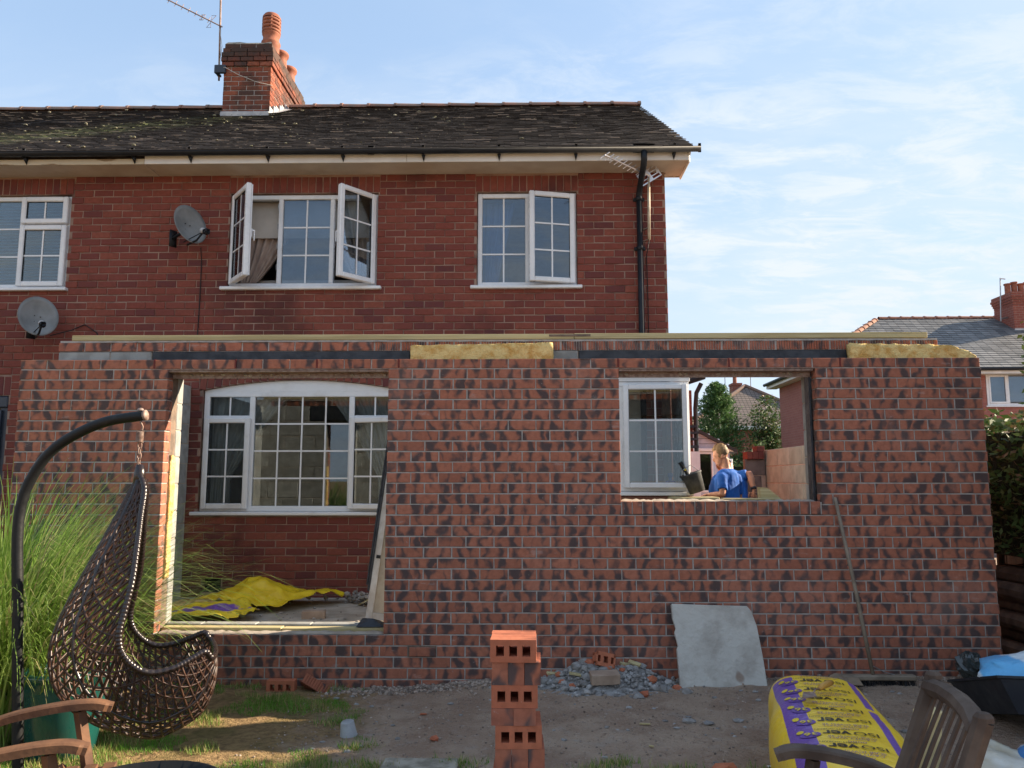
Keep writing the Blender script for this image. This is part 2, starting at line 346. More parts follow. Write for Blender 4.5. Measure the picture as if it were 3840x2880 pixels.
# ---- bricks: one small chamfered mesh per variant, shared by the single bricks, joined for the rest
def brick_geo(w, h, d, bev, jit, rn):
    a = w/2; b = h/2; e = bev
    def j(): return rn.uniform(-jit, jit)
    fr = [(-a+e+j(), 0, -b+e+j()), (a-e+j(), 0, -b+e+j()), (a-e+j(), 0, b-e+j()), (-a+e+j(), 0, b-e+j())]
    md = [(-a+j()*.6, e, -b+j()*.6), (a+j()*.6, e, -b+j()*.6), (a+j()*.6, e, b+j()*.6), (-a+j()*.6, e, b+j()*.6)]
    bk = [(-a, d, -b), (a, d, -b), (a, d, b), (-a, d, b)]
    fs = [(0, 1, 2, 3)]
    for k in range(4):
        n = (k+1) % 4; fs += [(k, 4+k, 4+n, n), (4+k, 8+k, 8+n, 4+n)]
    fs.append((11, 10, 9, 8))
    return fr+md+bk, fs
def lay(parent, pieces, material, unit=(.215, .0746, .09), bev=.004, jit=.0, nmax=300, name='brick', rest='bricks', seed=1, proud=.0015):
    """pieces: (x, y, z, width, height, rotz). The nearest ones are bricks of their own, the rest one joined part"""
    rn = random.Random(seed); var = []
    for k in range(6):
        v, f = brick_geo(*unit, bev, jit, rn); var.append((v, f, MB().add(v, f).mesh(name, material)))
    pieces = sorted(pieces, key=lambda p: (Vector(p[:3])-CAM).length + (10 if p[3] < unit[0]*.4 else 0))
    for p in pieces[:nmax]:
        x, y, z, w_, h_, rz = p[:6]
        o = link(name, rn.choice(var)[2], parent, (x, y, z), (0, rn.uniform(-.004, .004), rz), (w_/unit[0], 1, h_/unit[1]))
        dy = rn.uniform(-proud, proud); o.location.x += -math.sin(rz)*dy; o.location.y += math.cos(rz)*dy
    if pieces[nmax:]:
        mb = MB()
        for p in pieces[nmax:]:
            x, y, z, w_, h_, rz = p[:6]
            v, f = brick_geo(w_, h_, unit[2], bev, jit, rn)
            mb.add(v, f, 0, rn.random()+.001, Matrix.Translation((x, y, z)) @ Matrix.Rotation(rz, 4, 'Z') @ Matrix.Translation((0, rn.uniform(-proud, proud), 0)) @ Matrix.Rotation(rn.uniform(-.004, .004), 4, 'Y'))
        o = mb.build(rest, material, parent); o['kind'] = 'stuff'
def courses(x0, x1, ztop, n, g, pitch, bw, bh, holes, y, first_half=False, k0=0, jx=0.0, rn=random):
    """stretcher bond, cut around the holes (x0, x1, z0, z1)"""
    P = []
    for k in range(k0, n):
        zt = ztop-k*g; zc = zt-bh/2; s = x0-(pitch/2 if (k % 2) != first_half else 0)
        while s < x1-.02:
            a = max(s, x0); b = min(s+bw, x1); s += pitch
            segs = [(a, b)]
            for hx0, hx1, hz0, hz1 in holes:
                if hz0 < zc < hz1:
                    ns = []
                    for p, q in segs:
                        if q <= hx0 or p >= hx1: ns.append((p, q))
                        else:
                            if p < hx0-.004: ns.append((p, hx0))
                            if q > hx1+.004: ns.append((hx1, q))
                    segs = ns
            segs = [(min([p]+[h[1] for h in holes if h[2] < zc < h[3] and 0 < p-h[1] < .014]), max([q]+[h[0] for h in holes if h[2] < zc < h[3] and 0 < h[0]-q < .014])) for p, q in segs]
            for p, q in segs:
                if q-p > .03: P.append(((p+q)/2+rn.uniform(-jx, jx), y, zc+rn.uniform(-jx, jx)*.5, q-p, bh, 0))
    return P
def holed(mb, x0, x1, z0, z1, y0, y1, holes, mi=0):
    xs = sorted({x0, x1, *[h[0] for h in holes], *[h[1] for h in holes]}); zs = sorted({z0, z1, *[h[2] for h in holes], *[h[3] for h in holes]})
    xs = [x for x in xs if x0 <= x <= x1]; zs = [z for z in zs if z0 <= z <= z1]
    for a, b in zip(xs, xs[1:]):
        run = None
        for c, d in zip(zs, zs[1:]):
            inside = any(h[0] <= (a+b)/2 <= h[1] and h[2] <= (c+d)/2 <= h[3] for h in holes)
            if not inside: run = (run[0], d) if run else (c, d)
            if (inside or d == zs[-1]) and run: mb.box(a, b, y0, y1, run[0], run[1], mi); run = None

# ================================================================ the house
H = 2.6
house = empty('brick_house', 'old red brick two-storey house with dark tiled roof behind the new brickwork', 'house', (-3.5, 6, 0))
def hpart(mb, name, m, parent=None, smooth=False):
    o = mb.build(name, m, parent or house, smooth)
    if not parent: o.matrix_parent_inverse = Matrix.Translation(-house.location)
    return o
HX0, HX1 = -9.2, 1.913; SOF = 5.228
W1 = (-3.29, -1.51, 3.845, 5.0); W2 = (-.327, .862, 3.845, 5.0); W0 = (-7.3, -5.225, 3.845, 5.0); WL = (-3.51, -1.20, 1.17, 2.74); WD = (-7.2, -5.80, .2, 2.56); WK = (.1, 1.86, 1.3, 2.75); VENT = (-3.426, -3.20, .325, .475)
wholes = [W1, W2, W0, WL, WD, WK]
mb = MB(); holed(mb, HX0, HX1, -.3, SOF, H+.008, H+.26, wholes+[VENT])
hwall = hpart(mb, 'wall', M['hmortar'])
sold = [(W1[0]-.02, W1[1]+.02, 5.0, 5.205), (W2[0]-.02, W2[1]+.02, 5.0, 5.205), (W0[0], W0[1]+.02, 5.0, 5.205), (WD[0], WD[1]+.02, 2.56, 2.79)]
arch = (-3.56, -1.15, 2.6, 2.99)
rn = random.Random(3)
bp = courses(HX0, HX1, SOF-.004, 64, .0865, .236, .2275, .0782, wholes+[VENT]+sold+[arch, (1.86, 1.95, .2, 2.75)], H, jx=.002, rn=rn)
for a, b, z0, z1 in sold:
    n = int((b-a)/.0845); pw = (b-a)/n
    for i in range(n): bp.append((a+pw*(i+.5), H, (z0+z1)/2, pw-.008, z1-z0-.01, 0))
lay(hwall, bp, M['hbrick'], (.227, .078, .06), .007, .0035, seed=4, proud=.004)
# segmental arch over the ground-floor window: soldiers follow the curve
def archz(x): return 2.738-.118*((x+2.355)/1.15)**2
mb = MB(); n = 27
for i in range(n):
    a = -3.55+i*2.39/n; b = a+2.39/n
    mb.add([(a, H+.008, archz(a)), (b, H+.008, archz(b)), (b, H+.008, 2.995), (a, H+.008, 2.995), (a, H+.2, archz(a)), (b, H+.2, archz(b)), (b, H+.2, 2.995), (a, H+.2, 2.995)], [(0, 1, 2, 3), (1, 0, 4, 5)])
archo = hpart(mb, 'arch', M['hmortar'])
var = [MB().add(*brick_geo(.077, .222, .06, .005, .002, rn)).mesh('brick', M['hbrick']) for _ in range(4)]
for i in range(n):
    x = -3.55+(i+.5)*2.39/n
    o = link('brick', rn.choice(var), archo, (x, H+rn.uniform(-.002, .002), archz(x)+.114), (0, -.09*(x+2.355), 0))
for i in range(11):
    x = -3.45+i*.218
    link('brick', MB().add(*brick_geo(.21, .05, .06, .005, .002, rn)).mesh('brick', M['hbrick']), archo, (x, H, archz(x)+.252), (0, -.09*(x+2.355), 0))
# gable end, back and inside
mb = MB(); mb.box(HX1-.26, HX1+.004, H+.262, 9.3, -.3, SOF); mb.box(HX0, HX1-.262, 9.05, 9.3, -.3, SOF)
mb.add([(HX1+.004, H+.01, SOF), (HX1+.004, 9.3, SOF), (HX1+.004, 6.0, 7.45), (HX1-.26, H+.01, SOF), (HX1-.26, 9.3, SOF), (HX1-.26, 6.0, 7.45)], [(0, 1, 2), (5, 4, 3), (0, 2, 5, 3), (2, 1, 4, 5)])
hpart(mb, 'gable_wall', M['farbrick'])
mb = MB()
for z0, z1 in ((.24, 2.82), (2.86, 5.22)):
    mb.box(HX0, HX1-.27, 6.2, 6.3, z0, z1); mb.box(HX0, HX1-.27, H+.27, 6.2, z1, z1+.02); mb.box(HX0, HX1-.27, H+.27, 6.2, z0-.02, z0, 1)
    for x in (-4.6, -1.0, HX1-.29): mb.box(x, x+.06, H+.27, 6.2, z0, z1)
hpart(mb, 'interior', [M['plaster'], M['roomdark']])
# ---- roof: eaves (y 2.12, z 5.37) up to the ridge (y 6.0, z 7.80)
E0 = Vector((0, 2.12, 5.335)); E1 = Vector((0, 6.0, 7.80)); SL = (E1-E0); SLEN = SL.length; SD = SL.normalized(); SN = Vector((0, -SD.z, SD.y))
RX0, RX1 = -9.4, 2.17
mb = MB(); th = .10
for sgn in (1, -1):
    a = E0-SN*.03+SD*.17; b = E1-SN*.03
    if sgn < 0: a = Vector((0, 12-a.y, a.z)); b = Vector((0, 12-b.y, b.z))
    mb.add([(RX0, a.y, a.z), (RX1-.03, a.y, a.z), (RX1-.03, b.y, b.z), (RX0, b.y, b.z), (RX0, a.y, a.z-th), (RX1-.03, a.y, a.z-th), (RX1-.03, b.y, b.z-th), (RX0, b.y, b.z-th)],
           [(0, 1, 2, 3), (7, 6, 5, 4), (1, 5, 6, 2), (4, 5, 1, 0)])
roof = hpart(mb, 'roof', M['tile'])
def tile_geo(w_, l_, t_, jz):
    # slope-local: x along the eaves, y up the slope, z off the slope; front edge is face 1
    vs = [(-w_/2, 0, .002+jz), (w_/2, 0, .002+jz), (w_/2, l_, -.012), (-w_/2, l_, -.012), (-w_/2, 0, .002+jz+t_), (w_/2, 0, .002+jz+t_), (w_/2, l_, -.012+t_), (-w_/2, l_, -.012+t_)]
    return vs, [(4, 5, 6, 7), (0, 1, 5, 4), (1, 2, 6, 5), (3, 0, 4, 7)], [0, 1, 0, 0]
RM = Matrix.Identity(4)
RM.col[0][:3] = (1, 0, 0); RM.col[1][:3] = SD; RM.col[2][:3] = SN
tv = []
for k in range(6):
    v, f, mi = tile_geo(.160, .17, .008+.002*k/5, rn.uniform(0, .004)); tv.append(MB().add(v, f, mi).mesh('roof_tile', [M['tile'], M['tile_edge']]))
mb = MB(); GA = .1005; cnt = 0; NR = int(SLEN/GA)
rq = RM.to_euler()
for r_ in range(NR):
    s = r_*GA-.02; x = RX0+(.0825 if r_ % 2 else 0)+.08
    row_dx = rn.uniform(-.01, .01)
    while x < RX1-.02:
        p = E0+SD*s; X = min(x, RX1-.085)+row_dx*.3
        sag = -.02*math.sin((X+9)*.55)*math.sin(s/SLEN*3.1)
        inch = (-4.56 < X < -3.76 and p.y > 5.16)
        if not inch:
            if r_ < 4 and X > RX0+.1 and cnt < 300 and X > -6.6:
                link('roof_tile', rn.choice(tv), roof, (X, p.y, p.z+sag), (rq.x, 0, 0)); cnt += 1
            else:
                v, f, mi = tile_geo(.160+rn.uniform(-.002, .002), .17, rn.uniform(.007, .010), rn.uniform(0, .005))
                mb.add(v, f, mi, rn.random()+.001, Matrix.Translation((X, p.y, p.z+sag)) @ RM)
        x += .165
o = hpart(mb, 'roof_tiles', [M['tile'], M['tile_edge']], roof); o['kind'] = 'stuff'
# lumps of moss and lichen that have rolled onto the tiles
mb = MB()
for i in range(150):
    s = rn.uniform(.1, SLEN-.2); X = rn.uniform(RX0, RX1-.2) if i % 3 else rn.gauss(-5.2, 1.1); p = E0+SD*s+SN*.022
    k = rn.choice((.008, .010, .014, .02)); mb.rock((X, p.y, p.z), k*1.6, k, k*.7, i, 0, rn.random())
M['moss'] = mat('dry_moss', (.34, .31, .23), (.22, .21, .13), .95, 20, bump=.6, var=.35)
o = hpart(mb, 'moss', M['moss'], roof); o['kind'] = 'stuff'
# ridge tiles with lapped collars
mb0 = MB(); pr = []
for y0, R in ((0, .115), (.40, .105), (.405, .125), (.45, .125)): pr.append((R, y0))
def ridge_mesh():
    m_ = MB(); n_ = 10; vs = []; fs = []
    for R, xx in pr:
        for k in range(n_+1):
            A = math.pi*k/n_; vs.append((xx, math.cos(A)*R*1.15, math.sin(A)*R*.8))
    for i in range(3):
        for k in range(n_): fs.append((i*(n_+1)+k, (i+1)*(n_+1)+k, (i+1)*(n_+1)+k+1, i*(n_+1)+k+1))
    vs2 = [(x, y*.86, z*.86-.0) for x, y, z in vs]; fs.append(tuple(range(n_+1))); fs.append(tuple(range(3*(n_+1), 4*(n_+1)))[::-1])
    return m_.add(vs, fs).mesh('ridge_tile', M['ridge'], False)
rm_ = ridge_mesh(); x = RX1-.45
while x > RX0:
    if not (-4.75 < x+.2 < -3.6): link('ridge_tile', rm_, roof, (x, 6.0, 7.765), (rn.uniform(-.03, .03), rn.uniform(-.012, .012), 0))
    x -= .452
roof.matrix_parent_inverse = Matrix.Translation(-house.location)
# verge bargeboard on the gable
mb = MB()
mb.add([(RX1-.05, 2.22, 5.27), (RX1-.05, 6, 7.62), (RX1-.05, 6, 7.76), (RX1-.05, 2.15, 5.33), (RX1-.028, 2.22, 5.27), (RX1-.028, 6, 7.62), (RX1-.028, 6, 7.76), (RX1-.028, 2.15, 5.33)], [(0, 1, 2, 3), (7, 6, 5, 4), (0, 4, 5, 1), (3, 2, 6, 7), (0, 3, 7, 4)])
hpart(mb, 'bargeboard', M['fascia'])
# ---- eaves: soffit, fascia boards, gutter with brackets, downpipe
mb = MB(); mb.box(-4.17, 2.12, 2.24, H+.02, SOF, SOF+.012); mb.box(1.93, 2.12, H+.0202, H+.13, SOF, SOF+.012); mb.box(1.93, 2.118, H+.131, H+.14, SOF-.012, SOF+.12); hpart(mb, 'soffit', M['soffit'])
mb = MB(); mb.box(RX0, -4.174, 2.24, H+.02, SOF-.006, SOF+.01); hpart(mb, 'soffit', M['soffit'])
mb = MB(); mb.box(-4.17, -1.12, 2.222, 2.239, SOF-.012, SOF+.13, bev=.004); hpart(mb, 'fascia_board', M['fascia'])
mb = MB(); mb.box(-1.117, 2.13, 2.222, 2.239, SOF-.012, SOF+.13, bev=.004); mb.box(2.121, 2.14, 2.2395, 2.76, SOF-.03, SOF+.13, bev=.004); hpart(mb, 'fascia_board', M['fascia'])
mb = MB(); mb.box(RX0, -4.175, 2.226, 2.239, SOF-.012, SOF+.055, bev=.003); o = hpart(mb, 'fascia_board', M['oldpaint']); o['label'] = 'old fascia board with flaking cream paint'
GY, GZ, GR = 2.15, 5.302, .047
mb = MB(); n_ = 10
for xa, xb in ((RX0, 2.24),):
    vs_ = []; fs_ = []
    for X in (xa, xb):
        for R in (GR, GR-.006):
            for k in range(n_+1):
                A = math.pi+math.pi*k/n_; vs_.append((X, GY+math.cos(A)*R, GZ+math.sin(A)*R+.03))
    m1 = n_+1
    for k in range(n_): fs_ += [(k, k+1, 2*m1+k+1, 2*m1+k), (m1+k+1, m1+k, 3*m1+k, 3*m1+k+1)]
    fs_ += [(0, 2*m1, 3*m1, m1), (m1+n_, 3*m1+n_, 2*m1+n_, n_), tuple(range(2*m1, 3*m1)), tuple(range(m1))[::-1]]
    mb.add(vs_, fs_)
gut = hpart(mb, 'gutter', M['dark_plastic'], None, True)
def collar(X, wd=.03, drop=True):
    c = MB(); c.lathe([(0, -wd/2), (GR+.006, -wd/2), (GR+.006, wd/2), (0, wd/2)], 10, a0=math.pi, a1=2*math.pi, M=Matrix.Translation((X, GY, GZ+.03)) @ Matrix.Rotation(-math.pi/2, 4, 'X') @ Matrix.Rotation(math.pi/2, 4, 'Y') @ Matrix.Rotation(-math.pi/2, 4, 'Z'))
    if drop: c.add([(X-.02, GY+.02, GZ-.02), (X+.02, GY+.02, GZ-.02), (X, GY+.07, GZ-.085), (X-.02, GY+.078, GZ+.0), (X+.02, GY+.078, GZ), (X, GY+.078, GZ-.085)], [(0, 1, 2), (0, 3, 4, 1), (0, 2, 5, 3), (1, 4, 5, 2)])
    return c
for X in (-8.2, -7.3, -6.1, -5.55, -4.28, -3.62, -2.72, -1.85, -.92, -.05, .83, 1.95):
    o = collar(X).build('gutter_bracket', M['dark_plastic'], gut, True)
o = collar(1.60, .24, False).build('gutter_outlet', M['dark_plastic'], gut, True)
o = collar(2.235, .03, False).build('end_cap', M['dark_plastic'], gut, True)
o = collar(-1.52, .07, False).build('gutter_joint', M['dark_plastic'], gut, True)
mb = MB(); mb.tube([(1.60, GY, 5.30), (1.60, GY, 5.20), (1.60, GY+.06, 5.13), (1.598, 2.50, 4.99), (1.596, 2.545, 4.94), (1.596, 2.55, 4.86)], .036, 12); mb.tube([(1.596, 2.55, 4.87), (1.594, 2.55, 2.9), (1.594, 2.55, .3)], .034, 12)
dp = hpart(mb, 'downpipe', M['dark_plastic'], None, True)
for z in (4.88, 4.28, 3.2): 
    b_ = MB(); b_.tube([(1.596, 2.55, z-.025), (1.596, 2.55, z+.025)], .042, 12); b_.box(1.53, 1.66, 2.578, 2.592, z-.02, z+.02); b_.build('pipe_clip', M['dark_plastic'], dp, True)
# ---- chimney
CX0, CX1, CY0, CY1, CZ0, CZT = -4.54, -3.785, 5.2, 6.95, 7.1, 8.50
mb = MB(); mb.box(CX0+.008, CX1-.008, CY0+.008, CY1-.008, 7.0, 8.17); mb.box(CX0+.009, CX1-.009, CY0+.009, CY1-.009, 8.1701, CZT-.02)
chim = hpart(mb, 'chimney', M['emortar'])
pieces = []; g = .0795
def face(x0, x1, y0, y1, zt, k, half):
    for (a, b, fx, rot) in ((x0, x1, lambda s: (s, y0), 0), (y0, y1, lambda s: (x1, s), math.pi/2), (x0, x1, lambda s: (s, y1), math.pi)):
        L_ = b-a; nb = max(2, round(L_/.232)); pw = L_/nb; off = -pw/2 if half else 0; s = off
        while s < L_-.01:
            p = max(0, s); q_ = min(L_, s+pw-.012); s += pw
            if q_-p < .03: continue
            mid_ = a+(p+q_)/2; X, Y = fx(mid_); pieces.append((X, Y, zt-.035, q_-p, .069, rot))
for k in range(18):
    zt = CZT-.005-k*g; e = (.0, .022, .036, .04, .03)[k] if k < 5 else 0
    face(CX0-e, CX1+e, CY0-e, CY1+e, zt, k, k % 2)
lay(chim, pieces, M['cbrick'], (.22, .069, .05), .005, .0025, 300, seed=9, proud=.003)
mb = MB(); vs_ = []; 
for (ix, z) in ((.0, CZT-.012), (.03, CZT+.035), (.16, CZT+.06)):
    for k in range(28):
        t = k/28*4; sd_ = int(t); u = t-sd_; a0 = CX0+ix; a1 = CX1-ix; b0 = CY0+ix; b1 = CY1-ix
        p = ((lerp(a0, a1, u), b0), (a1, lerp(b0, b1, u)), (lerp(a1, a0, u), b1), (a0, lerp(b1, b0, u)))[sd_]
        vs_.append((p[0], p[1], z+rn.uniform(-.012, .012)))
fs_ = [(i*28+k, i*28+(k+1) % 28, (i+1)*28+(k+1) % 28, (i+1)*28+k) for i in range(2) for k in range(28)]+[tuple(range(56, 84))]
mb.add(vs_, fs_); mb.build('flaunching', M['render'], chim)
mb = MB(); mb.box(CX0-.012, CX1+.012, CY0-.05, CY0-.012, 7.18, 7.335, bev=.008)
for i in range(6):
    y = CY0+i*.14; z = 7.29+(i*.14)*.6263; mb.box(CX1+.008, CX1+.02+.02*(i % 2), y-.04, y+.15, z-.05, z+.13-.01*i, bev=.004)
mb.add([(CX1+.004, CY0-.08, 7.285), (CX1+.16, CY0-.05, 7.305), (CX1+.16, 6.05, 7.83), (CX1+.004, 6.05, 7.85)], [(0, 1, 2, 3)])
mb.build('lead_flashing', M['lead'], chim)
def pot(x, y, z0, tall):
    m_ = MB()
    if tall:
        m_.lathe([(.135, 0), (.14, .12), (.155, .16), (.15, .19), (.13, .2), (.128, .30), (.145, .32), (.145, .345)], 24, (x, y, z0))
        for k in range(4): m_.lathe([(.128, .35+k*.062), (.150, .358+k*.062), (.150, .392+k*.062), (.118, .402+k*.062)], 24, (x, y, z0))
        m_.lathe([(.150, .595), (.146, .63), (.12, .67), (.07, .695), (.0, .70)], 24, (x, y, z0)); m_.lathe([(.085, .33), (.085, .62)], 12, (x, y, z0), 1)
        for k in range(6):
            A = k*math.pi/3+.3; m_.box(-.012, .012, .12, .146, .345, .6, M=Matrix.Translation((x, y, z0)) @ Matrix.Rotation(A, 4, 'Z'))
    else: m_.lathe([(.13, 0), (.12, .2), (.118, .28), (.15, .30), (.155, .34), (.145, .36), (.11, .36), (.10, .2)], 24, (x, y, z0))
    o = m_.build('chimney_pot', [M['terracotta'], M['seal']], chim, True)
pot(-3.93, 5.55, 8.52, True); pot(-3.98, 6.15, 8.52, False); pot(-3.98, 6.62, 8.50, False)
chim.matrix_parent_inverse = Matrix.Translation(-house.location)

# ---- windows
YF = H+.045       # front of the outer frames
def frame_boxes(mb, x0, x1, z0, z1, y0, y1, w_, bev=.006):
    mb.box(x0, x0+w_, y0, y1, z0, z1, bev=bev); mb.box(x1-w_, x1, y0, y1, z0, z1, bev=bev)
    mb.box(x0+w_-.001, x1-w_+.001, y0+.001, y1, z0, z0+w_, bev=bev); mb.box(x0+w_-.001, x1-w_+.001, y0+.001, y1, z1-w_, z1, bev=bev)
def glaze(win, x0, x1, z0, z1, y, cols, rows, glass, Mx=None, white='upvc', bw=.009):
    """glazing bars inside the unit and one pane per opening between them"""
    def put(o):
        if Mx is not None: o.matrix_local = Mx
    for i in range(1, cols):
        x = lerp(x0, x1, i/cols); b = MB(); b.box(x-bw, x+bw, y-.007, y+.009, z0, z1); put(b.build('glazing_bar', M[white], win))
    for j in range(1, rows):
        z = lerp(z0, z1, j/rows); b = MB(); b.box(x0, x1, y-.008, y+.010, z-bw, z+bw); put(b.build('glazing_bar', M[white], win))
    for i in range(cols):
        for j in range(rows):
            b = MB(); b.box(lerp(x0, x1, i/cols)+.001, lerp(x0, x1, (i+1)/cols)-.001, y-.003, y+.003, lerp(z0, z1, j/rows)+.001, lerp(z0, z1, (j+1)/rows)-.001); put(b.build('pane', glass, win))
def sash(win, x0, x1, z0, z1, y, cols, rows, glass, ang=0, hinge='l', sw=.062, white='upvc', handle=True):
    """a casement hung on one side; built closed, then turned about its hinge"""
    hx = x0 if hinge == 'l' else x1
    Mx = Matrix.Translation((hx, y, 0)) @ Matrix.Rotation(-ang if hinge == 'l' else ang, 4, 'Z') @ Matrix.Translation((-hx, -y, 0))
    b = MB(); frame_boxes(b, x0, x1, z0, z1, y-.03, y+.03, sw, .010); o = b.build('sash', M[white], win); o.matrix_local = Mx
    b = MB(); frame_boxes(b, x0+.012, x1-.012, z0+.012, z1-.012, y+.0301, y+.045, .02, .002); o = b.build('seal', M[white], win); o.matrix_local = Mx
    b = MB(); frame_boxes(b, x0+sw-.004, x1-sw+.004, z0+sw-.004, z1-sw+.004, y-.012, y+.012, .006, 0); o = b.build('gasket', M['seal'], win); o.matrix_local = Mx
    glaze(win, x0+sw, x1-sw, z0+sw, z1-sw, y, cols, rows, glass, Mx, white)
    if handle:
        X = x1-sw/2 if hinge == 'l' else x0+sw/2; zc = lerp(z0, z1, .47); b = MB(); b.box(X-.012, X+.012, y+.046, y+.06, zc-.05, zc+.05, bev=.004); b.box(X-.009, X+.009, y+.06, y+.085, zc+.02, zc+.04, bev=.004); b.box(X-.009, X+.009, y+.078, y+.092, zc-.09, zc+.04, bev=.004); o = b.build('handle', M[white], win); o.matrix_local = Mx
def window(name, x0, x1, z0, z1, white='upvc', fw=.055, y=YF, mulls=(), sill=None, label=None):
    b = MB(); frame_boxes(b, x0, x1, z0, z1, y, y+.07, fw)
    for m_ in mulls: b.box(m_-fw*.5, m_+fw*.5, y+.0005, y+.07, z0+fw-.001, z1-fw+.001, bev=.006)
    o = hpart(b, name, M[white]); win = o
    if sill:
        b = MB(); b.box(sill[0], sill[1], H-.055, y+.05, z0-.042, z0-.002, bev=.008); b.build('sill', M[white], win)
    if label: o['label'] = label
    return o
def curtain(x0, x1, ztop, zbot, y, gather, name, label, m_, folds=9, tie=None):
    """cloth hanging in folds; gather(t) gives the (left, right) edges at height fraction t, 0 at the top"""
    b = MB(); nx, nz = folds*6, 14; vs = []
    for j in range(nz+1):
        t = j/nz; a, c = gather(t)
        for i in range(nx+1):
            u = i/nx; vs.append((lerp(a, c, u), y+.03*math.sin(u*folds*6.283+t)*(1-.4*t)+.008*math.sin(u*31), lerp(ztop, zbot, t)-.05*math.sin(u*3.14)*t))
    fs = [(j*(nx+1)+i, j*(nx+1)+i+1, (j+1)*(nx+1)+i+1, (j+1)*(nx+1)+i) for j in range(nz) for i in range(nx)]
    o = b.add(vs, fs).build(name, m_, None, True); so_ = o.modifiers.new('thick', 'SOLIDIFY'); so_.thickness = .003
    return tag(o, label, 'curtain')
gb = M['glass_blue']
# bedroom window: two casements swung out, fixed light between
x0, x1, z0, z1 = -3.283, -1.517, 3.848, 4.993; m1, m2 = -2.692, -2.068
w1 = window('window', x0, x1, z0, z1, mulls=(m1, m2), sill=(-3.36, -1.45), label='three-light window with both side casements swung out')
glaze(w1, m1+.03, m2-.03, z0+.055, z1-.055, YF+.03, 2, 3, gb)
sash(w1, x0+.03, m1-.0, z0+.025, z1-.025, YF-.03, 2, 3, gb, math.radians(52), 'l')
sash(w1, m2+.0, x1-.03, z0+.025, z1-.025, YF-.03, 2, 3, gb, math.radians(50), 'r')
b = MB()
for X in (m1-.031, m2+.031):
    for z in (4.1, 4.35, 4.6, 4.85): b.box(X-.004, X+.004, YF-.001, YF+.02, z-.03, z+.03)
b.build('lock_strip', M['metal'], w1)
b = MB(); b.box(-3.23, -1.57, 2.80, 2.806, 4.52, 4.96); b.box(-3.23, -1.57, 2.795, 2.812, 4.505, 4.522)
tag(b.build('roller_blind', M['linen']), 'cream roller blind half lowered behind the open bedroom window', 'blind')
b = MB(); b.box(-3.05, -1.75, 2.95, 3.05, 3.8, 4.02, bev=.01); b.box(-3.02, -2.94, 2.96, 3.04, 2.9, 3.8); b.box(-1.86, -1.78, 2.96, 3.04, 2.9, 3.8); tag(b.build('headboard', M['linen']), 'pale headboard standing behind the middle pane of the open bedroom window', 'furniture')
curtain(-3.23, -2.6, 4.96, 3.86, 2.86, lambda t: (-3.24, lerp(-2.55, -3.12, t**1.9)), 'curtain', 'brown curtain swept to the left side of the open bedroom window', M['curtain'], 7)
curtain(-2.2, -1.57, 4.96, 3.86, 2.86, lambda t: (lerp(-2.2, -1.72, t**1.9), -1.56), 'curtain', 'brown curtain swept to the right side of the open bedroom window', M['curtain'], 7)
# landing window, right-hand casement on the latch
x0, x1 = -.32, .857; mm = .275
w2 = window('window', x0, x1, z0, z1, mulls=(mm,), sill=(-.40, .915), label='two-light window with its right casement ajar')
glaze(w2, x0+.055, mm-.03, z0+.055, z1-.055, YF+.03, 2, 3, gb)
sash(w2, mm+.005, x1-.025, z0+.025, z1-.025, YF-.03, 2, 3, gb, math.radians(13), 'r')
curtain(-.26, .05, 4.95, 3.87, 2.88, lambda t: (-.27, lerp(.12, -.1, t)), 'curtain', 'blue curtain at the left side of the upstairs window beside the downpipe', M['bluecurtain'], 4)
# neighbour's bedroom window with venetian blind
x0, x1 = -7.28, -5.23
w0 = window('window', x0, x1, z0, z1, mulls=(-5.835,), sill=(-7.35, -5.19), label='window with a venetian blind at the left edge')
b = MB(); b.box(-5.81, x1-.05, YF+.001, YF+.07, 4.60, 4.66, bev=.006); b.build('transom', M['upvc'], w0)
glaze(w0, -6.75, -5.863, z0+.055, z1-.055, YF+.03, 3, 3, M['glass'])
sash(w0, -5.825, x1-.028, 4.64, z1-.02, YF-.03, 2, 1, M['glass'], 0, 'r', handle=False); sash(w0, -5.825, x1-.028, z0+.02, 4.62, YF-.03, 2, 2, M['glass'], 0, 'r', handle=False)
root = empty('venetian_blind', 'pale slatted blind lowered in the leftmost upstairs window', 'blind', (-5.8, 2.80, 3.87))
sm = MB(); sm.box(-.95, .53, -.019, .019, -.001, .001); sm = sm.mesh('slat', mat('blind_slat', (.62, .68, .75), rough=.5, bump=0))
for k in range(27): link('slat', sm, root, (0, 0, .03+k*.04), (.62, 0, 0))
b = MB(); b.box(-.96, .54, -.025, .025, 1.09, 1.12); b.build('head_rail', M['upvc'], root)
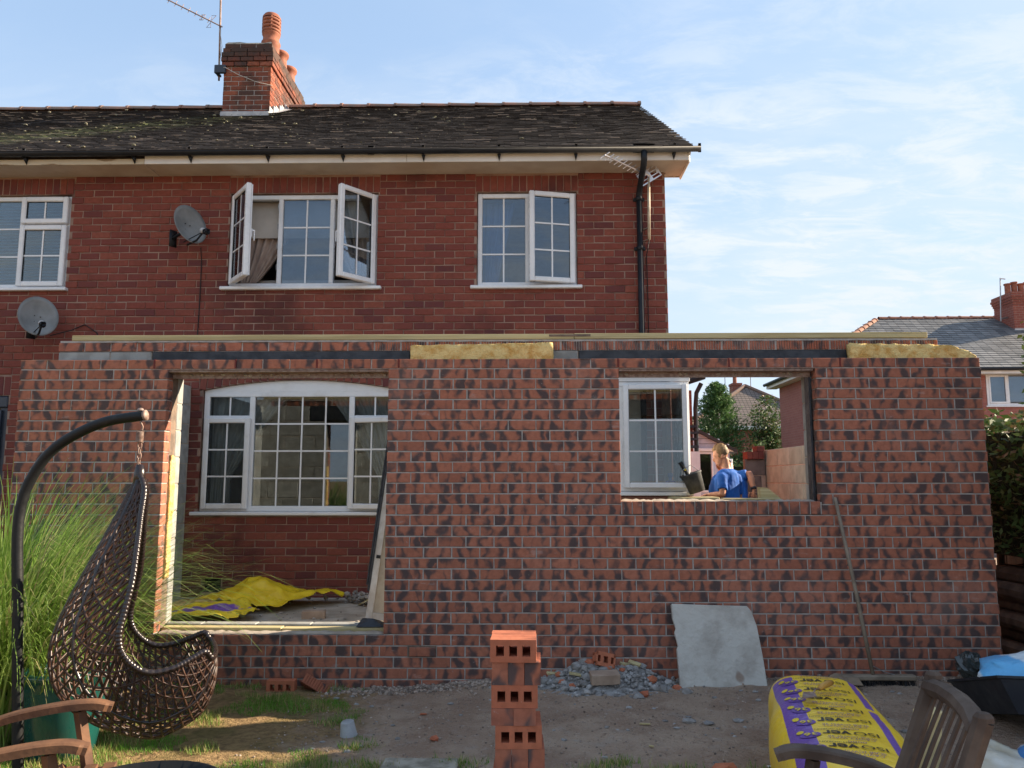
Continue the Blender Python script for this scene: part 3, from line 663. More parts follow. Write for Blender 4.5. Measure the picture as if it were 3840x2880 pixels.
# ground-floor window under the arch
x0, x1, z0, z1 = -3.505, -1.205, 1.222, 2.605; a1, a2 = -2.94, -1.775
wl = window('window', x0, x1, z0, z1, 'upvcold', mulls=(a1, a2), sill=(-3.58, -1.13), fw=.062, label='large arched-head window with small panes')
b = MB(); n = 24; vs_ = []; fs_ = []
for i in range(n+1):
    x = lerp(x0, x1, i/n); vs_ += [(x, YF+.002, 2.603), (x, YF+.002, archz(x)-.004), (x, YF+.06, archz(x)-.004), (x, YF+.06, 2.603)]
for i in range(n): fs_ += [(4*i, 4*i+4, 4*i+5, 4*i+1), (4*i+1, 4*i+5, 4*i+6, 4*i+2), (4*i, 4*i+3, 4*i+7, 4*i+4)]
b.add(vs_, fs_).build('arched_head', M['upvcold'], wl)
gl = M['glass']
for (xa, xb, hg, an) in ((x0+.062, a1-.031, 'l', 0), (a2+.031, x1-.062, 'l', 14)):
    b = MB(); b.box(xa-.002, xb+.002, YF+.0006, YF+.07, 2.265, 2.325, bev=.006); b.build('transom', M['upvcold'], wl)
    glaze(wl, xa, xb, 2.325, z1-.062, YF+.03, 2, 1, gl, white='upvcold')
    sash(wl, xa-.035, xb+.03, z0+.03, 2.295, YF-.03, 2, 3, gl, math.radians(an), hg, white='upvcold', handle=False)
glaze(wl, a1+.031, a2-.031, z0+.062, z1-.062, YF+.03, 4, 4, gl, white='upvcold')
curtain(-3.45, -2.6, 2.62, 1.25, 2.80, lambda t: (-3.46, lerp(-2.45, -3.22, min(1, t*1.35)**.8)), 'curtain', 'pale sheer curtain tied back at the left of the arched window', M['sheer'], 8)
curtain(-2.0, -1.25, 2.62, 1.25, 2.80, lambda t: (lerp(-2.15, -1.48, min(1, t*1.35)**.8), -1.25), 'curtain', 'pale sheer curtain tied back at the right of the arched window', M['sheer'], 8)
b = MB(); b.box(VENT[0], VENT[1], H+.12, H+.14, VENT[2], VENT[3]); b.box(VENT[0], VENT[1], H+.01, H+.12, VENT[2], VENT[2]+.012); hpart(b, 'air_vent', M['seal'])
# neighbour's dark-framed patio door at the left edge
b = MB(); frame_boxes(b, WD[0], WD[1], .2, 2.555, H+.02, H+.1, .09); frame_boxes(b, -6.5, WD[1]-.06, .3, 2.39, H-.02, H+.04, .085); b.box(WD[0], WD[1], H-.01, H+.09, 2.42, 2.55, bev=.01)
dr = hpart(b, 'door', M['navy']); dr['label'] = 'dark blue framed glazed door'
b = MB(); b.box(-6.42, WD[1]-.14, H+.005, H+.011, .38, 2.31); b.build('pane', gl, dr)
# kitchen bay beside the corner, seen through the right-hand opening
BY = 2.3; bx1 = 2.062
b = MB(); frame_boxes(b, .95, bx1, 1.455, 2.665, BY, BY+.08, .055); b.box(1.285, 1.335, BY+.001, BY+.08, 1.51, 2.61, bev=.004)
b.box(bx1-.075, bx1, BY+.081, 2.98, 1.455, 2.665, bev=.004); b.box(.95, bx1+.02, BY-.035, 2.98, 1.408, 1.452, bev=.008)
b.box(.95, bx1+.012, BY-.012, BY+.02, 2.668, 2.765, bev=.004); b.box(bx1-.02, bx1+.012, BY+.021, 2.98, 2.668, 2.765, bev=.004)
bay = hpart(b, 'bay_window', M['upvc']); bay['label'] = 'white framed bay window at the house corner'
sash(bay, 1.325, bx1-.03, 1.49, 2.635, BY-.02, 2, 3, gl, math.radians(4), 'l', handle=False)
b = MB(); b.box(.95, bx1, BY+.02, 2.98, .2, 1.40); b.build('plinth', M['farbrick'], bay)
b = MB(); b.box(.9, bx1+.07, BY-.09, 3.0, 2.768, 2.80, bev=.01); b.tube([(.9, BY-.06, 2.79), (bx1+.09, BY-.06, 2.79), (bx1+.09, 2.9, 2.79)], .045, 10); b.build('bay_roof', M['dark_plastic'], bay)
b = MB(); b.box(.97, bx1-.08, 2.97, 2.98, 1.46, 2.66); b.build('inner_wall', M['linen'], bay)
# ---- aerials, dishes, cables
def yagi(root, base, tip, n, el, m_, tilt):
    A = Vector(base); B = Vector(tip); d = (B-A).normalized(); b = MB(); b.tube([A-d*.06, B], .010, 6); b.build('boom', m_, root)
    e = Vector(tilt).normalized(); b = MB()
    for k in range(n):
        p = lerp(A, B, .16+.84*k/(n-1)); b.tube([p-e*el, p+e*el], .0045, 5)
    b.build('elements', m_, root); return d, e
ar = empty('tv_aerial', 'rusty rod aerial on a tall mast clamped to the chimney', 'aerial', (-4.66, 5.3, 7.9))
def tube_to(root, name, pts, r_, m_, n=6):
    b = MB(); b.tube(pts, r_, n); o = b.build(name, m_, root, True); o.matrix_parent_inverse = Matrix.Translation(-root.location); return o
tube_to(ar, 'mast', [(-4.655, 5.3, 7.93), (-4.70, 5.3, 9.6)], .016, M['rust'], 8)
b = MB(); b.box(-4.68, -4.50, 5.15, 5.20, 7.98, 8.12, bev=.01); b.box(-4.68, -4.63, 5.2, 5.33, 8.0, 8.03); b.box(-4.68, -4.63, 5.2, 5.33, 8.09, 8.12); b.build('bracket', M['navy'], ar).matrix_parent_inverse = Matrix.Translation(-ar.location)
d, e = yagi(ar, (-4.69, 5.27, 8.86), (-5.56, 4.9, 9.17), 9, .055, M['rust'], (.25, .15, .9))
b = MB()
for s_ in (-1, 1):
    c_ = Vector((-4.80, 5.23, 8.90)); b.tube([c_+e*.02*s_, c_+e*.12*s_+Vector((.04, 0, 0)), c_+e*.12*s_-Vector((.03, 0, 0)), c_+e*.02*s_], .004, 5)
    c_ = Vector((-4.92, 5.18, 8.94)); b.tube([c_+e*.01*s_+Vector((.03, 0, 0)), c_+e*.05*s_+Vector((.03, 0, 0)), c_+e*.05*s_-Vector((.03, 0, 0)), c_+e*.01*s_-Vector((.03, 0, 0))], .005, 5)
b.build('reflector', M['rust'], ar)
tube_to(ar, 'cable', [(-4.67, 5.27, 8.8), (-4.62, 5.27, 8.5), (-4.66, 5.28, 8.1), (-4.5, 5.13, 8.06), (-4.3, 5.15, 7.95), (-4.0, 5.15, 7.82), (-3.74, 5.14, 7.75)], .005, M['linen'], 5)
for c in ar.children: c.matrix_parent_inverse = Matrix.Translation(-ar.location)
a2_ = empty('tv_aerial', 'short silver rod aerial with slotted plate on a stub mast by the downpipe', 'aerial', (1.69, 2.45, 4.36))
tube_to(a2_, 'mast', [(1.685, 2.44, 4.35), (1.695, 2.44, 5.10)], .017, mat('buff_pole', (.62, .55, .42), (.42, .34, .24), .5, 9), 8)
tube_to(a2_, 'bracket', [(1.61, 2.59, 4.5), (1.69, 2.46, 4.5), (1.69, 2.46, 4.36), (1.61, 2.59, 4.36), (1.61, 2.59, 4.5)], .012, M['rust'], 6)
yagi(a2_, (1.66, 2.36, 5.10), (1.135, 1.95, 5.16), 9, .075, M['alu'], (.75, .3, .62))
b = MB(); Mp = Matrix.Translation((1.70, 2.43, 5.12)) @ Matrix.Rotation(.35, 4, 'Y') @ Matrix.Rotation(-.35, 4, 'Z') @ Matrix.Rotation(0, 4, 'X')
Mp = Matrix.Translation((1.70, 2.43, 5.12)) @ Matrix.Rotation(-.55, 4, 'Y')
for (u0, u1, v0, v1) in ((-.13, .13, -.075, -.06), (-.13, .13, .06, .075), (-.13, -.115, -.06, .06), (.115, .13, -.06, .06), (-.022, .022, -.06, .06), (-.115, -.022, -.03, -.018), (-.115, -.022, .018, .03), (.022, .115, -.03, -.018), (.022, .115, .018, .03), (-.115, -.095, -.018, .018), (.095, .115, -.018, .018)):
    b.box(u0, u1, -.003, .003, v0, v1, M=Mp)
b.build('reflector_plate', M['alu'], a2_)
for c in a2_.children: c.matrix_parent_inverse = Matrix.Translation(-a2_.location)
tube_to(a2_, 'cable', [(1.69, 2.46, 4.36), (1.675, 2.59, 4.2), (1.68, 2.592, 3.6), (1.68, 2.592, 2.9)], .005, M['seal'], 5)
def dish(loc, rz, label, cable):
    root = empty('satellite_dish', label, 'satellite dish', loc, rz)
    b = MB(); n_, m_ = 28, 6; vs = []; fs = []
    for side in (0, 1):
        for i in range(m_+1):
            R = i/m_
            for k in range(n_):
                A = 2*math.pi*k/n_; vs.append((.205*R*math.cos(A), .075*(R*R-1)*-1 + (.006 if side else 0)-.07, .25*R*math.sin(A)))
    B_ = (m_+1)*n_
    for i in range(m_):
        for k in range(n_):
            a, c = i*n_+k, i*n_+(k+1) % n_; fs += [(a, c, c+n_, a+n_), (B_+a+n_, B_+c+n_, B_+c, B_+a)]
    for k in range(n_): fs.append((m_*n_+k, m_*n_+(k+1) % n_, B_+m_*n_+(k+1) % n_, B_+m_*n_+k))
    Mt = Matrix.Rotation(-.30, 4, 'X'); b.add(vs, fs, 0, 0, Mt); b.build('reflector', M['dish'], root, True)
    b = MB(); b.tube([(0, -.02, -.22), (.0, -.20, -.20), (.0, -.33, -.12)], .012, 6); b.tube([(-.05, -.02, -.2), (0, -.33, -.12)], .006, 5); b.build('arm', M['dark_plastic'], root, True)
    b = MB(); b.tube([(0, -.30, -.10), (0, -.345, -.115)], .032, 12); b.build('lnb', mat('lnb_white', (.5, .5, .5), rough=.4), root, True)
    b = MB(); b.box(-.03, .03, -.42, -.345, -.16, -.10, bev=.01, M=Matrix.Identity(4)); b.build('lnb_housing', M['dark_plastic'], root, True)
    b = MB(); b.tube([(0, .02, -.02), (0, .1, -.05), (-.02, .26, -.10)], .018, 8); b.box(-.06, .03, .25, .262, -.2, 0); b.build('wall_bracket', M['dark_plastic'], root, True)
    b = MB()
    for (x, z) in ((-.03, .03), (.03, .02), (-.03, -.04), (.02, -.05)): b.tube([(x, -.012, z), (x, .0, z)], .006, 6)
    b.build('bolts', M['seal'], root)
    b = MB(); b.tube([Vector(p) for p in cable], .006, 5); o = b.build('cable', M['seal'], root); o.matrix_parent_inverse = (Matrix.Translation(loc) @ Matrix.Rotation(rz, 4, 'Z')).inverted()
dish((-3.68, 2.34, 4.50), .98, 'grey satellite dish to the left of the open upstairs window', [(-3.58, 2.5, 4.3), (-3.60, 2.59, 4.15), (-3.60, 2.592, 3.6), (-3.615, 2.592, 2.75)])
dish((-5.36, 2.34, 3.42), .72, 'grey satellite dish above the left end of the new brickwork', [(-5.3, 2.5, 3.25), (-5.1, 2.58, 3.33), (-4.95, 2.592, 3.4), (-4.8, 2.592, 3.3), (-4.7, 2.592, 2.9)])
# ================================================================ the half-built extension
ext = empty('brick_extension', 'half-built single-storey extension of new speckled red brick with two empty window openings', 'extension', (0, .15, 0))
EI = Matrix.Translation((0, -.15, 0))
def epart(mb, name, m, parent=None, smooth=False):
    o = mb.build(name, m, parent or ext, smooth)
    if not parent: o.matrix_parent_inverse = EI
    return o
TT, G, BH, PW = 2.565, .0846, .0746, .225
EX0, EX1 = -3.9375, 3.9375
OL = (-2.70, -.875, .372, 2.485); OR = (1.012, 2.592, 1.408, 2.485)
mb = MB(); holed(mb, EX0+.006, EX1-.006, -.35, TT-.001, .006, .1015, [(OL[0]-.006, OL[1]+.006, OL[2]-.004, OL[3]), (OR[0]-.006, OR[1]+.02, 1.303, OR[3])])
eo = epart(mb, 'outer_leaf', M['emortar'])
rn = random.Random(11)
bp = courses(EX0, EX1, TT, 33, G, PW, .215, BH, [(OL[0], OL[1], .37, 2.48), (OR[0]-.002, OR[1]+.012, 1.30, 2.48)], 0.0, jx=.0012, rn=rn)
loose = min(bp, key=lambda p: abs(p[0]+.545)+abs(p[2]-.247)); bp.remove(loose)
lay(eo, bp, M['ebrick'], (.215, .0746, .1005), .0035, .0008, seed=5, proud=.0018)
b = MB(); b.add(*brick_geo(.203, .066, .09, .004, .001, rn)); o = b.build('brick', M['ebrick'], eo); o.location = (loose[0]+.004, -.014, loose[2]-.002); o.rotation_euler = (.02, 0, .015); o['label'] = 'loose brick pushed forward in the wall face'
b = MB(); b.box(loose[0]-.113, loose[0]+.113, .002, .0055, loose[2]-.041, loose[2]+.043); b.build('gap_shade', M['cavity'], eo)  # dark sheet over the mortar, painted shade of the gap round the brick
# brick-on-edge sill of the right opening
b = MB(); b.box(OR[0]-.004, OR[1]+.015, .006, .1012, 1.3075, 1.404); sl = epart(b, 'window_sill', M['emortar'])
lay(sl, [(OR[0]+.004+.0831*(i+.5), -.004, 1.359, .0735, .1005, 0) for i in range(19)], M['ebrick'], (.0735, .1005, .1), .0035, .001, seed=6)
# rough mortar bed on both sills, timber strips in the left one
b = MB()
def crust(b, x0, x1, y0, y1, z0, hmax, step, seed):
    r2 = random.Random(seed); nx = max(2, int((x1-x0)/step)); ny = 4; vs = []; fs = []
    for j in range(ny+1):
        for i in range(nx+1):
            e = 0 if j in (0, ny) or i in (0, nx) else 1
            vs.append((lerp(x0, x1, i/nx), lerp(y0, y1, j/ny)+(r2.uniform(-.008, .008) if j in (0, ny) else 0), z0+e*r2.uniform(.25, 1)*hmax))
    for j in range(ny):
        for i in range(nx): fs.append((j*(nx+1)+i, j*(nx+1)+i+1, (j+1)*(nx+1)+i+1, (j+1)*(nx+1)+i))
    b.add(vs, fs)
crust(b, OR[0], OR[1], .01, .30, 1.405, .022, .03, 1); crust(b, OL[0]+.005, OL[1]-.005, .008, .1, .372, .018, .03, 2); crust(b, EX0, EX1-.25, .0, .1, TT-.003, .006, .08, 3)
epart(b, 'mortar_bed', M['bmortar'], None, True)
b = MB(); b.box(OL[0]+.01, -1.72, .105, .2, .372, .402, bev=.004); b.box(-1.71, OL[1]-.005, .10, .2, .370, .398, bev=.004); epart(b, 'sill_board', M['wood_new'])
# weep vents in the joints of the top course
for i in (5, 8, 11, 14, 22, 26, 30):
    b = MB(); x = EX0+i*PW-.005; b.box(x-.006, x+.006, -.004, .02, TT-.073, TT+.002, bev=.001); epart(b, 'weep_vent', mat('dark_red_plastic', (.16, .018, .014), rough=.4, bump=0) if i == 5 else bpy.data.materials['dark_red_plastic'])
# steel lintels under the top course and coated lintels of the inner leaf
for (a, c) in ((OL[0], OL[1]), (OR[0], OR[1])):
    b = MB(); b.box(a-.15, c+.15, .004, .1, 2.4812, 2.4892); b.box(a, c, .012, .2, 2.462, 2.4805, bev=.003)
    b.box(a-.0, c, .09, .1, 2.42, 2.462); epart(b, 'steel_lintel', M['rust'])
for (a, c) in ((-2.94, -.73), (.70, 2.95)):
    b = MB(); b.box(a, c, .2, .305, 2.452, 2.668, bev=.006); epart(b, 'lintel', M['dpc'])
b = MB()
for (a, c) in ((OL[0], OL[1]), (OR[0], OR[1])):
    nn = int((c-a)/.045)
    for i in range(nn): b.rock((a+(i+.5)*.045, .13+rn.uniform(-.015, .015), 2.447), .03, .05, rn.uniform(.012, .026), 900+i, 0, 0)
epart(b, 'mortar_drips', M['bmortar'])
# inner leaf: concrete blocks, one brick course and a timber wall plate
inn = MB(); holed(inn, -3.745, 3.53, -.2, 2.662, .208, .299, [(OL[0]-.006, OL[1]+.006, .39, 2.45), (OR[0]-.006, OR[1]+.006, 1.39, 2.45), (-2.945, -.725, 2.44, 2.67), (.695, 2.955, 2.44, 2.67)]); inner = epart(inn, 'inner_leaf', M['bmortar'])
P = courses(-3.75, 3.53, 2.665, 13, .225, .45, .44, .215, [(OL[0], OL[1], .38, 2.46), (OR[0], OR[1], 1.38, 2.46), (-2.95, -.72, 2.44, 2.67), (.69, 2.96, 2.44, 2.67)], 0)
# pieces cut short by the lintel course keep their upper half only
bm_ = {}
def block(parent, x0, x1, y0, y1, z0, z1, m):
    b = MB(); b.box(x0, x1, y0, y1, z0, z1, bev=.005); return b.build('block', m, parent)
for (x, y, z, w_, h_, _) in P: block(inner, x-w_/2, x+w_/2, .203+rn.uniform(-.002, .002), .303+rn.uniform(-.002, .002), z-h_/2, z+h_/2, M['block'])
for a, c in ((-3.75, -3.50), (-3.49, -2.955), (-.715, -.30), (-.29, .15), (.16, .685), (2.965, 3.40)): pass
cb = MB(); cb.box(-3.75, 3.715, .2, .3, 2.672, 2.752); 
bc = epart(MB().box(-3.745, 3.712, .207, .297, 2.669, 2.764), 'top_brick_course', M['emortar'])
def ribbed():
    b = MB(); b.box(-.107, .107, .012, .1, -.037, .037); n_ = 10
    for i in range(n_): x = -.107+.214*(i+.5)/n_; b.box(x-.0082, x+.0082, 0, .013, -.037, .037, bev=.002)
    return b.mesh('brick', M['ebrick_end'])
rm1 = ribbed(); plain = MB().add(*brick_geo(.215, .074, .1, .004, .001, rn)).mesh('brick', M['ebrick'])
for i in range(33):
    x = -3.75+.1075+i*.2265
    if x > 3.72: break
    link('brick', plain if x < -.98 else rm1, bc, (x, .199+rn.uniform(-.003, .003), 2.709), (0, rn.uniform(-.008, .008), rn.uniform(-.006, .006)))
b = MB(); crust(b, -3.72, 3.70, .198, .302, 2.746, .02, .05, 5); epart(b, 'mortar_bed', M['bmortar'])
b = MB(); b.box(-3.644, .66, .2, .3, 2.766, 2.811, bev=.003); o = epart(b, 'wall_plate', M['wood_new'])
b = MB(); b.box(.604, 3.63, .214, .304, 2.812, 2.84, bev=.003); b = MB(); b.box(.664, 3.63, .2, .3, 2.768, 2.815, bev=.003); o = epart(b, 'wall_plate', M['wood_new'])
b = MB(); b.box(.45, .80, .196, .1995, 2.787, 2.806); epart(b, 'scarf_joint', M['cavity'])
# cavity closers seen in the window reveals
for x, s_ in ((OL[0], 1), (OL[1], -1), (OR[0], 1), (OR[1], -1)):
    zb = .38 if x < 0 else 1.41; b = MB(); b.box(x-.012, x-.004*s_, .1035, .2015, zb, 2.44); epart(b, 'cavity_closer', M['dpc'] if x == OR[1] else M['cavity'])  # far right jamb faces away from the sun: its shade is painted as black
# side walls: left to the house, right past the house corner, lower at the back
for side, (xo, xi) in (('l', (EX0, -3.635)), ('r', (EX1, 3.53))):
    yend = 2.58 if side == 'l' else 4.5
    b = MB()
    if side == 'l': b.box(EX0+.006, EX0+.1, .1018, yend, -.35, TT-.002)
    else: b.box(EX1-.1, EX1-.006, .1018, yend, -.35, 1.97); b.box(EX1-.1, EX1-.006, .1018, .62, 1.971, TT-.002)
    so_ = epart(b, 'side_wall', M['emortar'])
    pc = []
    for k in range(33):
        zc = TT-k*G-BH/2; s = .105+(0 if k % 2 else .1125)
        while s+.2 < yend:
            if side == 'l' or zc < 1.95 or s < .5: pc.append((xo, s+.107, zc, .215, BH, math.pi/2 if side == 'r' else -math.pi/2))
            s += PW
    rn2 = random.Random(21); b = MB()
    for (x, y, z, w_, h_, rz) in pc:
        v, f = brick_geo(w_, h_, .09, .0035, .0008, rn2); b.add(v, f, 0, rn2.random()+.001, Matrix.Translation((x, y, z)) @ Matrix.Rotation(rz, 4, 'Z'))
    o = b.build('bricks', M['ebrick'], so_); o['kind'] = 'stuff'
    b = MB(); xa, xb = (xi-.098, xi-.004) if side == 'l' else (xi+.004, xi+.098); zt = 2.66 if side == 'l' else 1.985
    b.box(xa, xb, .302, yend, .0, zt-.003); si = epart(b, 'side_wall', M['bmortar'])
    for k in range(12):
        z1_ = zt-k*.225; z0_ = z1_-.215; s = .306-(.225 if k % 2 else 0)
        if z0_ < .1: break
        while s < yend-.02:
            a = max(s, .306); c = min(s+.44, yend); s += .45
            if c-a < .05: continue
            x_a, x_b = (xi-.1, xi) if side == 'l' else (xi, xi+.1)
            if side == 'r' and 2.2 < a and k < 3: mmat = M['blockwarm']
            else: mmat = M['block'] if side == 'l' else M['blockwarm']
            block(si, x_a, x_b, a, c, z0_, z1_, mmat)
b = MB(); b.box(3.25, 3.52, 4.402, 4.488, .1, 1.85); cw = epart(b, 'cross_wall', M['bmortar'])
for k in range(8):
    z1_ = 1.86-k*.225; s = 3.245-(.225 if k % 2 else 0)
    while s < 3.5:
        a = max(s, 3.245); c = min(s+.44, 3.52); s += .45
        if c-a > .05 and z1_-.215 > .1: block(cw, a, c, 4.395, 4.495, z1_-.215, z1_, M['blockdark'])
fl = MB(); fl.box(-3.63, 3.525, .31, H-.002, .0, .268); fl.box(HX1+.02, 3.525, H, 4.39, .0, .268); o = epart(fl, 'floor_slab', M['floor'])
# ---- mineral-wool slabs standing in the cavity, and a strip in the left jamb
def wool(name, x0, x1, y0, y1, z0, z1f, label, extra=None, bend=None):
    nx, ny, nz = max(4, int((x1-x0)/.03)), 3, max(3, int((z1f(.5)-z0)/.03)); b = MB(); idx = {}; vs = []; fs = []
    def vid(i, j, k):
        if (i, j, k) not in idx:
            u = i/nx; x = lerp(x0, x1, u); y = lerp(y0, y1, j/ny); z = lerp(z0, z1f(u), k/nz)
            q = noise.noise_vector(Vector((x*17, y*17, z*17)))*.010+noise.noise_vector(Vector((x*60, y*60, z*60)))*.004
            p = Vector((x, y, z))+q
            if bend: p = bend(p, u, k/nz)
            idx[i, j, k] = len(vs); vs.append(p)
        return idx[i, j, k]
    for i in range(nx):
        for k in range(nz):
            fs.append((vid(i, 0, k), vid(i+1, 0, k), vid(i+1, 0, k+1), vid(i, 0, k+1))); fs.append((vid(i, ny, k), vid(i, ny, k+1), vid(i+1, ny, k+1), vid(i+1, ny, k)))
        for j in range(ny):
            fs.append((vid(i, j, nz), vid(i+1, j, nz), vid(i+1, j+1, nz), vid(i, j+1, nz))); fs.append((vid(i, j, 0), vid(i, j+1, 0), vid(i+1, j+1, 0), vid(i+1, j, 0)))
    for j in range(ny):
        for k in range(nz):
            fs.append((vid(0, j, k), vid(0, j, k+1), vid(0, j+1, k+1), vid(0, j+1, k))); fs.append((vid(nx, j, k), vid(nx, j+1, k), vid(nx, j+1, k+1), vid(nx, j, k+1)))
    o = b.add(vs, fs).build(name, M['insul'], None, True); return tag(o, label, 'insulation')
wool('insulation_slab', -.715, .482, .108, .196, 2.46, lambda u: 2.698+.022*u, 'yellow mineral wool slab standing in the cavity at the middle of the wall top')
def bend2(p, u, k):
    if u > .80:
        t = (u-.80)/.2; p.z = p.z-.06*t*k-(.03*t*t); 
        if k < .55: p.x -= .10*t
        p.y -= .03*t
    return p
wool('insulation_slab', 2.94, 3.955, .108, .19, 2.50, lambda u: 2.705-.018*u, 'yellow mineral wool slab with a torn folded end at the right end of the wall top', bend=bend2)
wool('insulation_slab', -2.712, -2.686, .112, .19, .78, lambda u: 1.78, 'thin strip of yellow insulation in the left jamb of the left opening')
# ---- things inside the left opening
M['yellow'] = mat('yellow_film', (.86, .62, .02), (.74, .50, .012), .34, 6, bump=.3, bscale=25, bdist=.01, spec=.5)
def film_mat():
    m, t, p = nodes('printed_film'); q = T(t); P = q.pos()
    c = q.mix(q.ramp(q.noise(P, 2.3, 3), .57, .60), (.80, .60, .02), (.20, .09, .38)); c = q.mix(q.ramp(q.noise(q.vmap(P, (1, 2.6, 2.6)), 14, 3), .62, .65, 0, .7), c, (.06, .05, .03))
    q.set(p.inputs['Base Color'], c); p.inputs['Roughness'].default_value = .35; q.set(p.inputs['Normal'], q.bump(q.noise(P, 22, 4), .5, .012)); return m
M['film'] = film_mat()
def crumple(name, pts_, label, m_, hfun, cat, step=.018, seed=0, amp=.65):
    """a sheet of film lying in ridges: outline polygon in plan, height from folded noise"""
    xs = [p[0] for p in pts_]; ys = [p[1] for p in pts_]
    def inside(x, y):
        c = False; n = len(pts_); j = n-1
        for i in range(n):
            xi, yi = pts_[i]; xj, yj = pts_[j]
            if (yi > y) != (yj > y) and x < (xj-xi)*(y-yi)/(yj-yi)+xi: c = not c
            j = i
        return c
    nx = int((max(xs)-min(xs))/step); ny = int((max(ys)-min(ys))/step); idx = {}; vs = []; fs = []
    def vid(i, j):
        if (i, j) not in idx:
            x = min(xs)+i*step; y = min(ys)+j*step
            f = .13*noise.voronoi(Vector((x*3.2+seed, y*3.6, .3)))[0][0]+.07*noise.voronoi(Vector((x*7.5+y*2, y*8+seed, 3)))[0][0]
            idx[i, j] = len(vs); vs.append((x+noise.noise(Vector((x*9, y*9, 9)))*.02, y+noise.noise(Vector((x*9, y*9, 5)))*.02, hfun(x, y)+f*amp))
        return idx[i, j]
    for i in range(nx):
        for j in range(ny):
            if inside(min(xs)+(i+.5)*step, min(ys)+(j+.5)*step): fs.append((vid(i, j), vid(i+1, j), vid(i+1, j+1), vid(i, j+1)))
    o = MB().add(vs, fs).build(name, m_, None, True); sd_ = o.modifiers.new('t', 'SOLIDIFY'); sd_.thickness = .002; return tag(o, label, cat)
crumple('plastic_sheet', [(-3.35, 1.9), (-2.9, 1.75), (-2.62, 1.5), (-2.2, 1.55), (-1.75, 2.1), (-1.72, 2.3), (-2.3, 2.35), (-2.8, 2.4), (-3.1, 2.2)], 'crumpled yellow plastic wrapping heaped on the floor inside the left opening', M['yellow'], lambda x, y: .27+.25*math.exp(-((x+2.55)/.36)**2-((y-2.0)/.30)**2)+.07*math.exp(-((x+1.9)/.2)**2), 'wrapping', seed=2)
crumple('plastic_sheet', [(-3.3, .9), (-2.7, .75), (-2.35, .85), (-2.3, 1.3), (-2.6, 1.6), (-3.2, 1.5)], 'yellow and purple plastic wrapping lying behind the left sill', M['film'], lambda x, y: .275+.06*math.exp(-((x+2.7)/.4)**2), 'wrapping', seed=5)
wool('insulation_offcut', -3.3, -2.75, 1.45, 1.85, .28, lambda u: .36, 'flat buff offcut of insulation on the floor left of the yellow wrapping')
# door-like panel leaning in the right side of the left opening
b = MB(); lp = empty('leaning_panel', 'dirty white framed panel leaning inside the right side of the left opening', 'panel', (-1.12, 1.05, .30))
M['dirtywhite'] = mat('dirty_white_board', (.60, .61, .62), (.42, .40, .38), .8, 5, bump=.2)
Ml = Matrix.Rotation(.115, 4, 'Y') @ Matrix.Rotation(-.06, 4, 'X')
b.box(-.11, -.05, -.03, .03, 0, 1.95, bev=.004); b.box(.62, .68, -.03, .03, 0, 1.95, bev=.004); b.box(-.05, .62, -.029, .029, 0, .06, bev=.004); b.box(-.05, .62, -.029, .029, 1.89, 1.95, bev=.004); o = b.build('frame', M['dirtywhite'], lp); o.matrix_local = Ml
b = MB(); b.box(-.05, .62, -.012, .012, .06, 1.89); o = b.build('infill', mat('stained_board', (.42, .38, .32), (.30, .25, .19), .9, 4), lp); o.matrix_local = Ml
b = MB(); b.box(-.128, -.111, -.04, .035, .25, 1.9); b.box(-.15, -.136, -.02, .05, .3, 1.8); o = b.build('seal_strip', M['dpc'], lp); o.matrix_local = Ml
b = MB(); b.box(-.09, -.05, -.034, -.0305, .55, .58); o = b.build('bolt', M['seal'], lp); o.matrix_local = Ml
def loose_brick(name, loc, rot, label, m_=None, holes=True, size=(.215, .1025, .0746), group=None, par=None):
    """perforated brick lying on its bed: three holes run through its thickness"""
    key = ('lb', m_.name if m_ else 'x', holes, size)
    if key not in bm_:
        L_, Wd, Hh = size; b = MB()
        if not holes: b.box(-L_/2, L_/2, -Wd/2, Wd/2, -Hh/2, Hh/2, bev=.004)
        else:
            xs = [-L_/2, -.080, -.043, -.0185, .0185, .043, .080, L_/2]; ys = [-Wd/2, -.024, .024, Wd/2]
            for i in range(7):
                for j in range(3):
                    if j == 1 and i in (1, 3, 5): continue
                    for z, o_ in ((-Hh/2, 1), (Hh/2, 0)):
                        q = [(xs[i], ys[j], z), (xs[i+1], ys[j], z), (xs[i+1], ys[j+1], z), (xs[i], ys[j+1], z)]; b.add(q, [(3, 2, 1, 0) if o_ else (0, 1, 2, 3)])
            for (x0_, x1_, y0_, y1_, inner_) in [(-L_/2, L_/2, -Wd/2, Wd/2, 0)]+[(xs[i], xs[i+1], -.024, .024, 1) for i in (1, 3, 5)]:
                c = [(x0_, y0_), (x1_, y0_), (x1_, y1_), (x0_, y1_)]
                for k in range(4):
                    a, d_ = c[k], c[(k+1) % 4]; q = [(a[0], a[1], -Hh/2), (d_[0], d_[1], -Hh/2), (d_[0], d_[1], Hh/2), (a[0], a[1], Hh/2)]; b.add(q, [(3, 2, 1, 0) if inner_ else (0, 1, 2, 3)])
        bm_[key] = b.mesh('brick', m_ or M['sbrick'])
    o = link(name, bm_[key], par, loc, rot); 
    if label: tag(o, label, 'brick', group)
    return o
loose_brick('brick', (-1.78, 1.3, .305), (0, 0, .12), 'dusty buff brick lying flat on the floor inside the left opening', M['buff'], False)
b = MB()
for i in range(420):
    x = random.uniform(-3.4, 1.2); y = random.uniform(.4, 2.5); k = random.choice((.006, .008, .012, .02)); b.rock((x, y, .27+k*.3), k, k, k*.6, i, 0, random.random())
tag(b.build('floor_debris', mat('grey_grit', (.34, .31, .28), (.24, .21, .18), .95, 30, var=.4)), 'dust and small stones scattered on the slab inside the shell', 'debris', kind='stuff')
b = MB()
